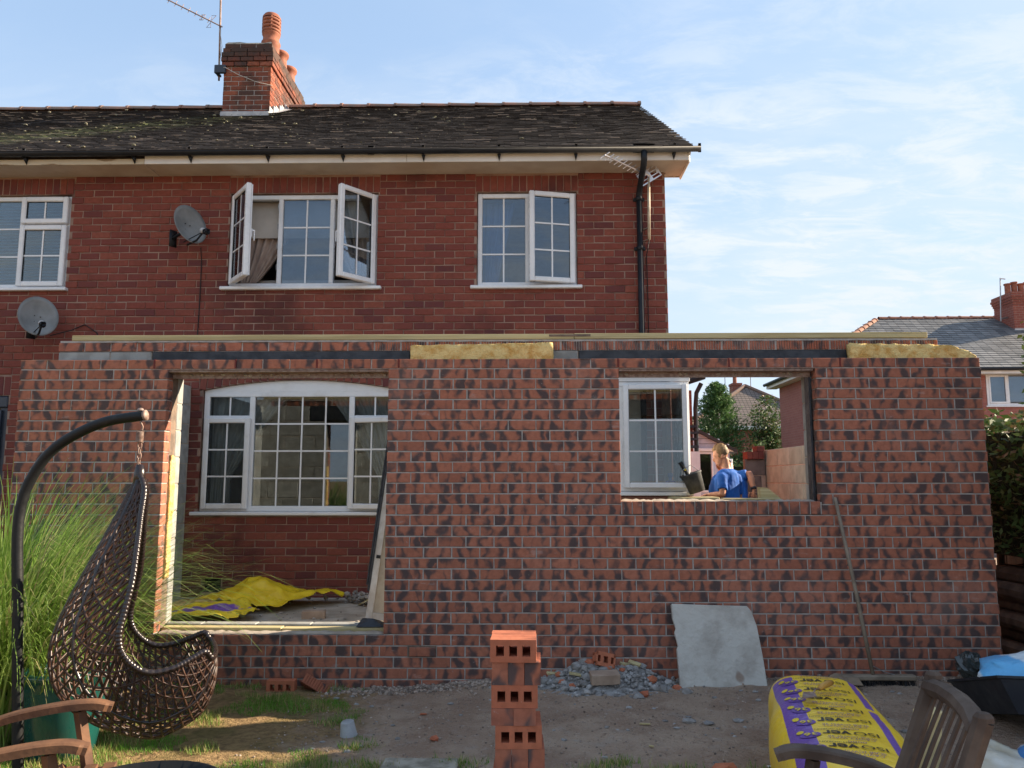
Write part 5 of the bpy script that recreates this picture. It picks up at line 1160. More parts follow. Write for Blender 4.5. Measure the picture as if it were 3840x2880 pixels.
for i in range(40): leaves(b, (rn.uniform(5.0, 8), 13+rn.uniform(-.4, .4), 1.95+rn.gauss(0, .12)), (.3, .3, .2), 40, .06, rn, .3)
b.box(5.0, 8.0, 12.8, 13.3, 0, 1.9, 1); tag(b.build('garden_shrub', [M['hedge'], bpy.data.materials['hedge_shade']]), 'bright green clipped shrub row beyond the paling fence', 'shrub')
for i in range(3): 
    loose_brick('brick', (3.30+.076*i, 4.45, 1.86+.053), (math.pi/2, 0, math.pi/2), 'orange brick at the %s of the row on top of the grey block wall' % ('left', 'middle', 'right')[i], M['hbrick'], False, group='bricks on top of the grey block wall')
loose_brick('brick', (3.45, 4.45, 1.9655+.038), (0, 0, math.pi/2), 'orange brick lying flat on the short row of bricks behind the worker', M['hbrick'], False)
# ================================================================ garden things
M['wicker'] = mat('dark_wicker', (.06, .027, .016), (.025, .012, .008), .42, 20, bump=.15, spec=.5)
M['wickerrim'] = mat('wrapped_rim', (.02, .012, .010), (.014, .009, .008), .3, 20, bump=.1, spec=.6)
M['polepaint'] = mat('worn_black_paint', (.010, .011, .012), (.04, .037, .034), .5, 9, (.6, .8), bump=.25, bscale=40)
M['teak'] = mat('weathered_teak', (.17, .083, .042), (.085, .042, .025), .7, 7, stretch=(1, 1, 1), bump=.35, bscale=50)
M['teakgrey'] = mat('silvered_teak', (.125, .09, .068), (.07, .047, .035), .75, 8, bump=.35, bscale=50)
# ---- hanging egg chair on its stand
sdr = empty('egg_chair_stand', 'black curved steel stand holding the hanging wicker chair', 'stand', (-2.28, -2.25, 0))
b = MB(); pp = smooth_path([(-2.265, -2.25, .02), (-2.304, -2.25, .508), (-2.341, -2.25, .96), (-2.369, -2.25, 1.309), (-2.355, -2.25, 1.486), (-2.304, -2.25, 1.617), (-2.227, -2.25, 1.725), (-2.111, -2.25, 1.81), (-1.945, -2.25, 1.882), (-1.746, -2.25, 1.914)], 8)
b.tube(pp, .0265, 14); o = b.build('pole', M['polepaint'], sdr, True); o.matrix_parent_inverse = Matrix.Translation(-sdr.location)
b = MB(); ring = [(-1.95+.34*math.cos(a*math.pi/18), -2.3+.34*math.sin(a*math.pi/18), .03) for a in range(36)]; b.tube(ring, .022, 8, closed=True); o = b.build('base_ring', M['polepaint'], sdr, True); o.matrix_parent_inverse = Matrix.Translation(-sdr.location)
b = MB(); b.tube([(-1.748, -2.25, 1.914), (-1.735, -2.25, 1.916)], .028, 14); b.lathe([(.0, .014), (.012, .012), (.018, 0)], 12, (-1.768, -2.25, 1.94)); o = b.build('end_cap', M['rust'], sdr, True); o.matrix_parent_inverse = Matrix.Translation(-sdr.location)
ch = empty('spring_and_chain', 'rusty coil spring and chain between the stand and the egg chair', 'chain', (-1.765, -2.25, 1.6))
def ctube(name, pts, r_, m_, n=6, closed=False):
    b = MB(); b.tube(pts, r_, n, closed=closed); o = b.build(name, m_, ch, True); o.matrix_parent_inverse = Matrix.Translation(-ch.location)
ctube('hook', smooth_path([(-1.768, -2.25, 1.895), (-1.762, -2.25, 1.875), (-1.752, -2.25, 1.855), (-1.755, -2.25, 1.838), (-1.765, -2.25, 1.834)], 5), .005, M['rust'])
ctube('spring', [(-1.764+.017*math.cos(a*.5), -2.25+.017*math.sin(a*.5), 1.832-a*.00051) for a in range(118)], .0028, M['rust'], 5)
for k in range(6):
    zc = 1.757-k*.0275; A = (k % 2)*math.pi/2
    pts = [(-1.762+.010*math.cos(t*math.pi/8)*math.cos(A), -2.25+.010*math.cos(t*math.pi/8)*math.sin(A), zc+.019*math.sin(t*math.pi/8)) for t in range(16)]
    ctube('chain_link', pts, .0035, M['rust'], 5, True)
egg = empty('egg_chair', 'dark brown woven wicker egg chair hanging at the left', 'hanging chair', (-1.70, -2.25, 0), .40)
OUT = [(-.05, 1.615), (-.13, 1.46), (-.255, 1.23), (-.37, 1.02), (-.445, .85), (-.465, .73), (-.445, .62), (-.39, .53), (-.285, .44), (-.13, .365), (.03, .317), (.14, .304), (.275, .347), (.38, .41), (.43, .51), (.445, .62), (.43, .70)]
RIM = [(-.05, 1.61), (-.015, 1.53), (-.02, 1.40), (-.025, 1.25), (-.035, 1.1), (-.06, .97), (-.08, .87), (-.065, .79), (.0, .72), (.09, .682), (.2, .69), (.3, .722), (.37, .745), (.40, .715)]
def arclen(pts, n=200):
    P = smooth_path([(x, 0, z) for x, z in pts], 12); d = [0]
    for i in range(1, len(P)): d.append(d[-1]+(P[i]-P[i-1]).length)
    return P, [q/d[-1] for q in d]
OP, OD = arclen(OUT); RP, RD = arclen(RIM)
def along(P, D, t):
    t = max(0, min(1, t)); lo = 0
    for i in range(len(D)-1):
        if D[i+1] >= t:
            k = (t-D[i])/max(1e-9, D[i+1]-D[i]); return P[i].lerp(P[i+1], k)
    return P[-1]
OT = [along(OP, OD, i/240) for i in range(241)]; RT = [along(RP, RD, i/240) for i in range(241)]
def eggp(t, s):
    t = max(0, min(1, t)); k = t*240; i = min(239, int(k)); f = k-i; o_ = OT[i].lerp(OT[i+1], f); r_ = RT[i].lerp(RT[i+1], f)
    w_ = interp([0, .05, .12, .25, .4, .55, .7, .85, 1], [.012, .06, .13, .225, .315, .37, .385, .36, .28], t); c = math.cos(s*math.pi/2); p = r_+(o_-r_)*c
    return Vector((p.x*.84-.005, w_*.86*math.sin(s*math.pi/2), p.z))
b = MB()
for i in range(40):
    t = .02+.975*i/39; b.tube([eggp(t, -1+2*k/22) for k in range(23)], .0056, 4, cap=False)
for d_ in (-1, 1):
    for i in range(-16, 17):
        pts = []
        for k in range(64):
            t = .012+.985*k/63; s = i/8+d_*(t-.5)*2.0
            if -1 <= s <= 1: pts.append(eggp(t, s))
        if len(pts) > 2: b.tube(pts, .0054, 4, cap=False)
b.build('weave', M['wicker'], egg, True)
for s in (-.55, 0, .55):
    b = MB(); b.tube([eggp(.02+.97*k/60, s) for k in range(61)], .009, 6, cap=False); b.build('frame_rod', M['wickerrim'], egg, True)
path = [eggp(k/150, -1) for k in range(151)]+[eggp(1, -1+2*k/40) for k in range(1, 40)]+[eggp(1-k/150, 1) for k in range(151)]
dens = []
for i in range(len(path)-1):
    m_ = max(1, int((path[i+1]-path[i]).length/.004))
    dens += [path[i].lerp(path[i+1], k/m_) for k in range(m_)]
b = MB(); b.tube(dens, [.0165 if i % 4 < 2 else .0145 for i in range(len(dens))], 8); b.build('rim', M['wickerrim'], egg, True)
b = MB(); b.lathe([(.0, .05), (.02, .045), (.028, .0), (.03, -.05), (.02, -.06)], 12, (-.047, 0, 1.61)); b.build('hanging_cap', M['wickerrim'], egg, True)
# ---- ornamental grass clump
rn = random.Random(81); b = MB()
M['pampas'] = blade_mat('tall_grass_blade', [(.13, .24, .035), (.20, .33, .06), (.27, .40, .09), (.36, .46, .15), (.16, .28, .045), (.48, .40, .22)], .45)
for i in range(5600):
    A = rn.uniform(0, 6.28); R = abs(rn.gauss(0, .22)); x = -3.10+R*math.cos(A); y = -1.25+R*math.sin(A)*.8; z = 0; Ln = rn.uniform(1.0, 1.95); lean = rn.uniform(.03, .7); dA = A+rn.gauss(0, .5); th_ = lean; n = 8; w_ = rn.uniform(.003, .0055)*1.15
    p = Vector((x, y, z)); d = Vector((math.cos(dA), math.sin(dA), 0)); sdv = Vector((-math.sin(dA), math.cos(dA), 0)); vs = []; fs = []; bend = rn.uniform(.8, 2.2)
    for k in range(n+1):
        t = k/n; ww = w_*(1-t**2)+.0004; vs += [p-sdv*ww, p+sdv*ww]
        a_ = lean+bend*t*t; p = p+(d*math.sin(a_)+Vector((0, 0, 1))*math.cos(a_))*(Ln/n)
        if p.y > -.06: p.y = -.06-rn.random()*.02
    for k in range(n): fs.append((2*k, 2*k+1, 2*k+3, 2*k+2))
    b.add(vs, fs, 0, rn.random()+.001)
o = tag(b.build('ornamental_grass', M['pampas']), 'tall fountain of long green grass blades at the left edge', 'plant')
for i in range(7):
    b2 = MB(); x = -3.4+i*.16; b2.tube([(x, -.5-.05*i, 0), (x+rn.uniform(-.1, .15), -.55, .25), (x+rn.uniform(-.2, .25), -.6, .5)], [.009, .007, .004], 5); tag(b2.build('dead_stem', M['bark']), 'bare brown stem poking up beside the grass clump', 'stem', 'bare stems beside the grass clump')
# ---- teal planter with label and dry soil
tp = empty('planter', 'large teal glazed plant pot with bare soil behind the egg chair', 'plant pot', (-2.43, -1.62, -.01)); M['teal'] = mat('teal_glaze', (.006, .055, .050), (.010, .085, .072), .3, 5, bump=.05, spec=.6, stretch=(1, 1, .4), coat=.3)
b = MB(); b.lathe([(.0, 0), (.155, 0), (.17, .02), (.205, .22), (.222, .40), (.228, .47), (.238, .475), (.238, .50), (.215, .505), (.206, .46), (.20, .40)], 36); b.build('body', M['teal'], tp, True)
b = MB(); b.lathe([(0, .405), (.1, .41), (.202, .40)], 24); b.build('soil', mat('dry_compost', (.26, .155, .10), (.16, .10, .07), .97, 30, bump=.8), tp)
b = MB(); b.box(-.03, .03, .199, .201, .42, .455, M=Matrix.Rotation(-.2, 4, 'Z')); b.build('paper_label', M['upvcold'], tp)
# ---- wooden folding armchairs
def garden_chair(loc, rz, label, m_, al=.455):
    root = empty('garden_chair', label, 'chair', loc, rz)
    def part(name, f, mm=None):
        b = MB(); f(b); return b.build(name, mm or m_, root)
    def plank(b, pts, w_, t_, n=5):
        P = smooth_path(pts, n); vs = []; fs = []
        for i, p in enumerate(P):
            a = P[max(0, i-1)]; c = P[min(len(P)-1, i+1)]; d = (c-a).normalized(); up = Vector((0, 1, 0)).cross(d).normalized()*-1; lat = Vector((0, 1, 0)); e = i/(len(P)-1); ww = w_*(1 if .06 < e < .95 else .8)
            for sx, sy in ((-1, -1), (1, -1), (1, -.2), (1, .6), (.8, 1), (-.8, 1), (-1, .6), (-1, -.2)): vs.append(p+lat*(sx*ww/2)+up*(sy*t_/2))
        for i in range(len(P)-1):
            for k in range(8): fs.append((i*8+k, i*8+(k+1) % 8, i*8+8+(k+1) % 8, i*8+8+k))
        fs += [tuple(range(8))[::-1], tuple((len(P)-1)*8+k for k in range(8))]; b.add(vs, fs)
    for s in (-1, 1):
        y = s*.265
        part('arm', lambda b: plank(b, [(-.03, y, .600), (al*.22, y, .640), (al*.57, y, .662), (al*.84, y, .664), (al, y, .645)], .062, .032))
        part('leg', lambda b: b.tube([(al, y, 0), (al-.06, y, .32), (al-.12, y, .64)], .024, 4)); part('leg', lambda b: b.tube([(-.12, y*.93, 0), (.10, y*.93, .30), (.30, y*.93, .43)], .024, 4))
        part('back_post', lambda b: (b.tube([(.10, s*.235, .30), (.06, s*.235, .43), (-.04, s*.235, .68), (-.13, s*.235, .935)], [.026, .027, .027, .027], 8), b.lathe([(.027, 0), (.026, .012), (.016, .022), (0, .025)], 8, (-.13, s*.235, .935))))
    part('top_rail', lambda b: b.tube([(-.118, -.235, .905), (-.135, -.12, .918), (-.14, 0, .922), (-.135, .12, .918), (-.118, .235, .905)], .030, 8)); part('lower_rail', lambda b: b.box(.03, .06, -.21, .21, .45, .50, bev=.006))
    for i in range(7):
        y = -.186+i*.062; part('back_slat', lambda b: plank(b, [(.045, y, .48), (-.01, y, .62), (-.07, y, .77), (-.125, y, .90)], .022, .008))
    for i in range(6):
        x = .10+i*.068; part('seat_slat', lambda b: b.box(x, x+.05, -.235, .235, .42, .438, bev=.004))
    part('seat_rail', lambda b: (b.box(.08, .48, -.25, -.225, .385, .42), b.box(.08, .48, .225, .25, .385, .42)))
    return root
garden_chair((-1.80, -3.34, .0), math.radians(20), 'orange-brown wooden armchair cut off by the left edge in the foreground', M['teak'])
garden_chair((1.405, -3.79, .0), math.radians(167), 'greyed wooden armchair with slatted back in the right foreground', M['teakgrey'], .37)
# ---- low black fire bowl at the bottom edge
fb = empty('fire_bowl', 'round black metal bowl peeping in at the bottom edge', 'fire bowl', (-1.17, -3.30, 0)); b = MB(); b.lathe([(.02, .2), (.2, .24), (.27, .34), (.30, .445), (.315, .455), (.30, .46), (.26, .35), (.0, .26)], 40); b.build('bowl', M['polepaint'], fb, True)
for k in range(3):
    A = k*2.09; b = MB(); b.tube([(.2*math.cos(A), .2*math.sin(A), .26), (.3*math.cos(A), .3*math.sin(A), 0)], .014, 6); b.build('leg', M['polepaint'], fb)
# ---- brick stack: bricks on edge, layers turned crosswise
rn = random.Random(91); z = .838; names = ['top', 'second', 'third', 'fourth', 'fifth', 'sixth', 'seventh', 'bottom']
for li, kind in enumerate(('A', 'B', 'A', 'F', 'A', 'B', 'A', 'B')):
    hgt = .0746 if kind == 'F' else .1025; zc = z-hgt/2; z -= hgt+.0008; dx = .19+.012*math.sin(li*1.7)+.004*li; dy = rn.uniform(-.006, .006); rz = rn.uniform(-.03, .03)
    labs = ['loose red brick, %s one in the %s layer of the tall brick stack' % (w__, names[li]) for w__ in (('front', 'middle', 'rear') if kind == 'A' else ('left', 'middle', 'right') if kind == 'B' else ('left', 'right'))]; n_ = 2 if kind == 'F' else 3
    for k in range(n_):
        j = rn.uniform(-.003, .003); lab = labs[k]
        if kind == 'A': loose_brick('brick', (dx+j, -2.481+.0775*k+dy, zc), (math.pi/2, 0, rz+rn.uniform(-.015, .015)), lab, M['sbrick'], True, group='bricks of the tall stack')
        elif kind == 'B': loose_brick('brick', (dx+(k-1)*.0765+j*.3, -2.41+dy+j, zc), (math.pi/2, 0, math.pi/2+rz), lab, M['ebrick_end'], True, group='bricks of the tall stack')
        else: loose_brick('brick', (dx+(k-.5)*.104+j*.2, -2.41+dy+j, zc), (0, 0, math.pi/2+rz), lab, M['ebrick_end'], True, group='bricks of the tall stack')
b = MB(); b.box(.05, .34, -2.54, -2.28, -.02, z-.0005, bev=.01); tag(b.build('paving_slab', M['render']), 'rough slab under the tall brick stack', 'slab')
# ---- rubble heap by the wall: each lump that shows is a thing, the fines one mass
def heap(x, y): return zg(x, y)+.15*math.exp(-((x-.75)/.28)**2-((y+.14)/.17)**2)+.09*math.exp(-((x-1.12)/.16)**2-((y+.08)/.13)**2)
b = MB(); nx, ny = 40, 22; vs_ = [(.28+i*.03, -.50+j*.0225, heap(.28+i*.03, -.50+j*.0225)+rn.uniform(-.008, .012)-.012) for j in range(ny+1) for i in range(nx+1)]; fs_ = [(j*(nx+1)+i, j*(nx+1)+i+1, (j+1)*(nx+1)+i+1, (j+1)*(nx+1)+i) for j in range(ny) for i in range(nx)]; b.add(vs_, fs_)
for i in range(1500):
    x = rn.gauss(.78, .25); y = -abs(rn.gauss(.13, .12))-.01; k = rn.choice((.006, .008, .011, .015, .02)); b.rock((x, y, heap(x, y)+k*.2), k, k, k*.8, i, 0, rn.random()+.001)
M['rubble'] = mat('concrete_rubble', (.34, .33, .32), (.23, .215, .20), .95, 14, bump=.8, bscale=70, bdist=.006, var=.3)
tag(b.build('rubble_fines', M['rubble']), 'grey mortar crumbs making up the rubble heap by the wall', 'rubble', kind='stuff')
cols = [('concrete_lump', M['rubble'], 'grey concrete lump in the rubble heap left of the leaning slab', 'concrete lumps of the rubble heap')]*3+[('brick_fragment', M['sbrick'], 'red brick fragment in the rubble heap left of the leaning slab', 'brick fragments of the rubble heap')]
for i in range(64):
    x = rn.gauss(.80, .24); y = -abs(rn.gauss(.16, .10))-.03; nm, mm, lb, gp = cols[i % 4]; k = rn.uniform(.016, .042); b = MB(); b.rock((0, 0, 0), k*1.3, k, k*.9, 70+i); o = b.build(nm, mm); o.location = (x, y, heap(x, y)+k*.25); tag(o, lb, 'rubble', gp)
loose_brick('brick', (.83, -.30, heap(.83, -.3)+.035), (.15, -.02, .12), 'whole buff brick lying on the front of the rubble heap', M['buff'], False)
loose_brick('brick', (.84, -.16, heap(.84, -.16)+.045), (1.2, .25, .25), 'broken perforated half brick standing on top of the rubble heap', M['sbrick'], True, (.13, .1025, .0746))
for (x, y, rz, rx) in ((.45, -.12, .6, .4), (.62, -.25, .1, .1), (1.08, -.1, -.6, .5), (1.02, -.06, .3, .2)):
    b = MB(); b.box(-.05, .05, -.015, .015, -.008, .008, bev=.002); o = b.build('timber_scrap', M['wood_new']); o.location = (x, y, heap(x, y)+.025); o.rotation_euler = (rx, .2, rz); tag(o, 'small yellow splinter of timber in the rubble heap', 'scrap', 'timber scraps in the rubble heap')
for i in range(46):
    x = rn.uniform(-1.0, 3.2); y = rn.uniform(-1.85, -.3); k = rn.uniform(.008, .02); b = MB(); b.rock((0, 0, 0), k*1.3, k, k*.6, 1300+i); o = b.build('stone', M['rubble']); o.location = (x, y, zg(x, y)+k*.2); tag(o, 'grey stone lying loose on the bare soil', 'stone', 'loose stones on the soil')
# bigger stones lying about on the soil
for i, (x, y, k) in enumerate(((1.30, -1.02, .045), (1.42, -1.05, .03), (1.62, -1.0, .03), (1.15, -1.0, .018), (1.20, -1.12, .02), (.95, -.72, .02), (1.75, -1.62, .04), (-.28, -.62, .02), (.0, -.55, .015), (1.9, -.42, .02), (-.6, -1.1, .014), (2.6, -1.2, .03), (2.75, -1.0, .02), (2.95, -.7, .018), (-1.15, -.35, .025), (-1.05, -.28, .02))):
    b = MB(); b.rock((0, 0, 0), k*1.4, k, k*.5, 300+i); o = b.build('stone', M['rubble']); o.location = (x, y, zg(x, y)+k*.2); tag(o, 'grey stone lying loose on the bare soil', 'stone', 'loose stones on the soil')
b = MB(); b.rock((0, 0, 0), .035, .025, .022, 7); o = b.build('brick_fragment', M['sbrick']); o.location = (-.30, -1.42, zg(-.3, -1.42)+.015); tag(o, 'red brick fragment lying on the soil left of the brick stack', 'rubble')
b = MB(); b.rock((0, 0, 0), .035, .012, .008, 9); o = b.build('brick_fragment', M['sbrick']); o.location = (-.44, -.86, zg(-.44, -.86)+.008); tag(o, 'thin red brick chip on a dusty patch of soil', 'rubble')
for (x, y, l, rz, lab) in ((1.0, -1.12, .07, .1, 'short pale stick lying on the soil right of the brick stack'), (1.62, -1.80, .13, .25, 'white plastic strip lying at the bottom edge of the soil'), (.98, -1.5, .03, -.4, 'tiny pale wood chip on the soil right of the brick stack')):
    b = MB(); b.box(-l/2, l/2, -.008, .008, 0, .008, bev=.002); o = b.build('wood_scrap', M['upvcold'] if 'white' in lab else M['wood_new']); o.location = (x, y, zg(x, y)+.006); o.rotation_euler = (0, .05, rz); tag(o, lab, 'scrap')
# ---- bricks against the wall at the left, plastic pot, paving slab
loose_brick('brick', (-1.625, -.13, zg(-1.6, -.13)+.025), (math.pi/2, 0, .02), 'perforated brick on edge at the foot of the wall left of the tilted brick', M['sbrick'], True)
o = link('brick', rm1, None, (-1.36, -.13, zg(-1.36, -.13)+.055), (-.5, .55, .12)); tag(o, 'ribbed brick lying tilted against the foot of the wall', 'brick')
b = MB(); b.lathe([(.0, .088), (.036, .088), (.04, .084), (.052, .004), (.056, 0), (.05, 0), (.034, .08)], 20); o = b.build('plastic_pot', mat('grey_plastic_pot', (.36, .37, .38), (.27, .28, .29), .5, 10), None, True); o.location = (-.845, -1.28, zg(-.845, -1.28)+.004); o.rotation_euler = (.12, -.10, 0); tag(o, 'small grey plastic pot standing upside down on the soil', 'pot')
b = MB(); b.box(-.54, -.125, -2.15, -1.735, -.01, .045, bev=.008); tag(b.build('paving_slab', M['render']), 'pale paving slab flush in the ground at the bottom edge', 'slab')
# ---- slab leaning on the wall
b = MB(); pts = [(-.315, .0), (.335, -.01), (.325, .22), (.305, .45), (.275, .56), (.245, .60), (-.02, .605), (-.335, .615), (-.335, .5), (-.318, .43), (-.33, .40), (-.31, .30), (-.32, .28)]
vs_ = [(x, 0, z) for x, z in pts]+[(x+rn.uniform(-.004, .004), .045, z+rn.uniform(-.004, .004)) for x, z in pts]; n = len(pts); fs_ = [tuple(range(n)), tuple(range(2*n-1, n-1, -1))]+[(k, n+k, n+(k+1) % n, (k+1) % n) for k in range(n)]
b.add(vs_, fs_); o = b.build('concrete_slab', mat('stained_concrete_slab', (.52, .50, .455), (.39, .36, .32), .9, 5, (.42, .68), bump=.9, bscale=26, bdist=.012, det=8, speck=((.30, .235, .19), 3.6, .63))); o.location = (1.715, -.24, zg(1.7, -.24)-.01); o.rotation_euler = (-.28, 0, .0); bv = o.modifiers.new('b', 'BEVEL'); bv.width = .006; bv.segments = 2; tag(o, 'chipped pale concrete slab leaning against the wall', 'slab')
# ---- broom
br = empty('broom', 'wooden broom leaning on the wall below the right opening', 'broom', (2.83, -.28, .12)); b = MB(); P0 = Vector((2.70, -.025, 1.435)); P1 = Vector((2.815, -.27, .15)); b.tube([P1, P0.lerp(P1, .5)+Vector((.006, 0, 0)), P0], [.0145, .0145, .0135], 10); b.lathe([(.0135, 0), (.01, .008), (0, .01)], 8, tuple(P0)); o = b.build('handle', mat('worn_broom_wood', (.27, .22, .165), (.19, .15, .11), .8, 8), br, True)
b2 = MB(); b2.box(2.57, 3.12, -.315, -.245, .115, .152, bev=.008); b2.build('head', bpy.data.materials['worn_broom_wood'], br); b = MB()
for i in range(520):
    x = rn.uniform(2.575, 3.115); y = rn.uniform(-.31, -.25); b.tube([(x, y, .118), (x+rn.gauss(0, .008), y-.01+rn.gauss(0, .01), .05+rn.uniform(-.004, .01))], .0016, 3, cap=False)
b.build('bristles', M['seal'], br)['kind'] = 'stuff'; b = MB(); b.tube([(2.82, -.27, .21), (2.90, -.28, .17), (2.97, -.28, .15)], .004, 5); b.build('brace', M['metal'], br)
for c in br.children: c.matrix_parent_inverse = Matrix.Translation(-br.location)
b = MB(); vs_ = []; 
for i in range(13):
    u = i/12; x = 2.40+.26*u; z = zg(2.4, -.4)+.012+.085*math.sin(min(1, u*1.6)*math.pi*.75)*(1-.25*u); vs_ += [(x, -.46, z), (x+.02, -.33, z+.02)]
b.add(vs_, [(2*i, 2*i+2, 2*i+3, 2*i+1) for i in range(12)]); o = b.build('cardboard', mat('brown_cardboard', (.30, .23, .16), (.22, .165, .115), .9, 6)); sd_ = o.modifiers.new('t', 'SOLIDIFY'); sd_.thickness = .006; tag(o, 'bent piece of brown cardboard lying at the left end of the broom head', 'cardboard')
# ---- dark plastic bag scrunched at the wall end
b = MB(); n_, m_ = 22, 12; vs_ = []
for j in range(m_+1):
    for i in range(n_):
        A = 6.283*i/n_; B_ = math.pi*j/m_; d = Vector((math.sin(B_)*math.cos(A), math.sin(B_)*math.sin(A), math.cos(B_))); f = 1+.35*noise.noise(d*2.6)+.22*noise.noise(d*6); vs_.append(Vector((3.60, -.16, .19))+Vector((d.x*.10, d.y*.09, d.z*.095))*f)
b.add(vs_, [(j*n_+i, j*n_+(i+1) % n_, (j+1)*n_+(i+1) % n_, (j+1)*n_+i) for j in range(m_) for i in range(n_)]); tag(b.build('plastic_bag', mat('shiny_dark_film', (.035, .045, .045), (.06, .07, .07), .2, 9, bump=.5, bscale=30, bdist=.01, spec=.7)), 'scrunched dark green plastic bag at the foot of the right wall end', 'bag')
# ---- yellow insulation pack with its print
sk = empty('insulation_pack', 'yellow and purple printed insulation pack lying on the soil at the right', 'insulation pack', (1.98, -1.42, 0), math.radians(-105))
SLn = 1.75
def skw(x): e = max(0, 1-x/.22) if x < .22 else max(0, (x-SLn+.22)/.22); return math.sqrt(max(.0, 1-e*e*.92))
def skp(x, a, off=0):
    k = skw(x); W_ = (.285-.02*math.sin(x*5))*(.35+.65*k); Hh = .225*(.25+.75*k); ca, sa = math.cos(a), math.sin(a); p = 2/3.2
    y = W_*math.copysign(abs(ca)**p, ca); z = Hh*math.copysign(abs(sa)**p, sa)
    wr = noise.noise(Vector((x*3.2, y*4, 1)))*.012+noise.noise(Vector((x*14, y*5, 3)))*.004
    nrm = Vector((0, ca, sa)); v = Vector((x, y, z+.235))+nrm*(wr+off); v.y += .03*x-.02; return v
def sktop(x, y, off):   # point of the upper skin above (x, y)
    k = skw(x); W_ = (.285-.02*math.sin(x*5))*(.35+.65*k); c = max(-.985, min(.985, y/W_)); ca = math.copysign(abs(c)**1.6, c); a = math.acos(ca); return skp(x, a, off)
b = MB(); n_, m_ = 48, 90; vs_ = [skp(SLn*(1-math.cos(math.pi*j/m_))/2, 2*math.pi*i/n_) for j in range(m_+1) for i in range(n_)]
fs_ = [(j*n_+i, j*n_+(i+1) % n_, (j+1)*n_+(i+1) % n_, (j+1)*n_+i) for j in range(m_) for i in range(n_)]+[tuple(range(n_))[::-1], tuple(m_*n_+i for i in range(n_))]; b.add(vs_, fs_)
def packmat():
    m, t, p = nodes('printed_yellow_film'); q = T(t); tc_ = q.n('ShaderNodeTexCoord').outputs['Object']; s = q.n('ShaderNodeSeparateXYZ'); q.set(s.inputs[0], tc_); x, y, z = s.outputs
    yy = q.math('SUBTRACT', y, q.math('MULTIPLY', x, .03))
    def band(v, a, c): return q.math('MULTIPLY', q.math('GREATER_THAN', v, a), q.math('LESS_THAN', v, c))
    left = q.math('MULTIPLY', band(yy, -.262, -.155), q.math('GREATER_THAN', z, .2)); gap = q.math('SUBTRACT', 1.0, band(x, .17, .215)); end = q.math('GREATER_THAN', x, .06)
    left = q.math('MULTIPLY', left, q.math('MULTIPLY', gap, end)); right = q.math('MULTIPLY', q.math('MULTIPLY', band(yy, .145, .185), q.math('GREATER_THAN', z, .2)), q.math('SUBTRACT', 1.0, band(q.math('FRACT', q.math('MULTIPLY', x, 1.35)), .0, .07)))
    c = q.mix(q.ramp(q.noise(tc_, 5, 3), .3, .7), (.92, .62, .035), (.86, .55, .028)); c = q.mix(q.math('MAXIMUM', left, right), c, (.17, .085, .36))
    q.set(p.inputs['Base Color'], c); p.inputs['Roughness'].default_value = .32; p.inputs['Specular IOR Level'].default_value = .5; q.set(p.inputs['Normal'], q.bump(q.math('ADD', q.noise(q.vmap(tc_, (3, 1, 1)), 9, 4), q.noise(tc_, 30, 3)), .35, .012)); return m
b.build('wrapping', packmat(), sk, True)
M['inkblack'] = mat('black_ink', (.035, .03, .02), rough=.4, bump=0); M['inkpurple'] = mat('purple_ink', (.25, .12, .30), rough=.4, bump=0); M['inkyellow'] = mat('yellow_ink', (.80, .60, .05), rough=.4, bump=0); M['inkpale'] = mat('pale_ink', (.62, .42, .12), rough=.4, bump=0)
def print_text(txt, size, x, y, m_, off, name='printed_lettering', bold=0):
    """flat lettering laid on the skin, reading from right to left edge with its head towards the near end"""
    cu = bpy.data.curves.new('lettering', 'FONT'); cu.body = txt; cu.size = size; cu.resolution_u = 3; cu.offset = bold; ob_ = bpy.data.objects.new('lettering', cu); COL.objects.link(ob_)
    me = ob_.to_mesh(); vs = [v.co.copy() for v in me.vertices]; fs = [list(p.vertices) for p in me.polygons]; ob_.to_mesh_clear(); bpy.data.objects.remove(ob_); bpy.data.curves.remove(cu)
    if not vs: return
    mb = MB(); mb.add([sktop(x+v.y, y-v.x, off) for v in vs], fs); mb.build(name, m_, sk)
for i in range(8):
    x = .10+i*.185
    if x > 1.5: break
    print_text('ISO', .072, x, .135, M['inkblack'], .004); print_text('ver', .088, x, .015, M['inkblack'], .004, bold=.002); print_text('SAINT-GOBAIN', .022, x-.025, .02, M['inkblack'], .004)
    print_text('CAVITY WALL', .03, x+.108, .10, M['inkpurple'], .004); print_text('SLAB (CWS) 36', .03, x+.082, .11, M['inkpurple'], .004); print_text('oooo', .035, x+.145, .06, M['inkpurple'], .004)
    if i > 0:
        mb = MB(); c0 = (x+.05, -.155); pts = [sktop(c0[0]+.045*math.cos(k*math.pi/10), c0[1]+.045*math.sin(k*math.pi/10), .003) for k in range(20)]; mb.add(pts, [tuple(range(20))[::-1]]); mb.build('printed_badge', bpy.data.materials['printed_purple'] if 'printed_purple' in bpy.data.materials else mat('printed_purple', (.17, .085, .36), rough=.4, bump=0), sk)
        print_text('36', .06, c0[0]-.02, c0[1]+.033, M['inkyellow'], .006, bold=.001)
        mb = MB(); c0 = (x+.0, -.195); pts = [sktop(c0[0]+.022*math.cos(k*math.pi/8), c0[1]+.016*math.sin(k*math.pi/8), .004) for k in range(16)]; mb.add(pts, [tuple(range(16))[::-1]]); mb.build('printed_badge', M['inkyellow'], sk)
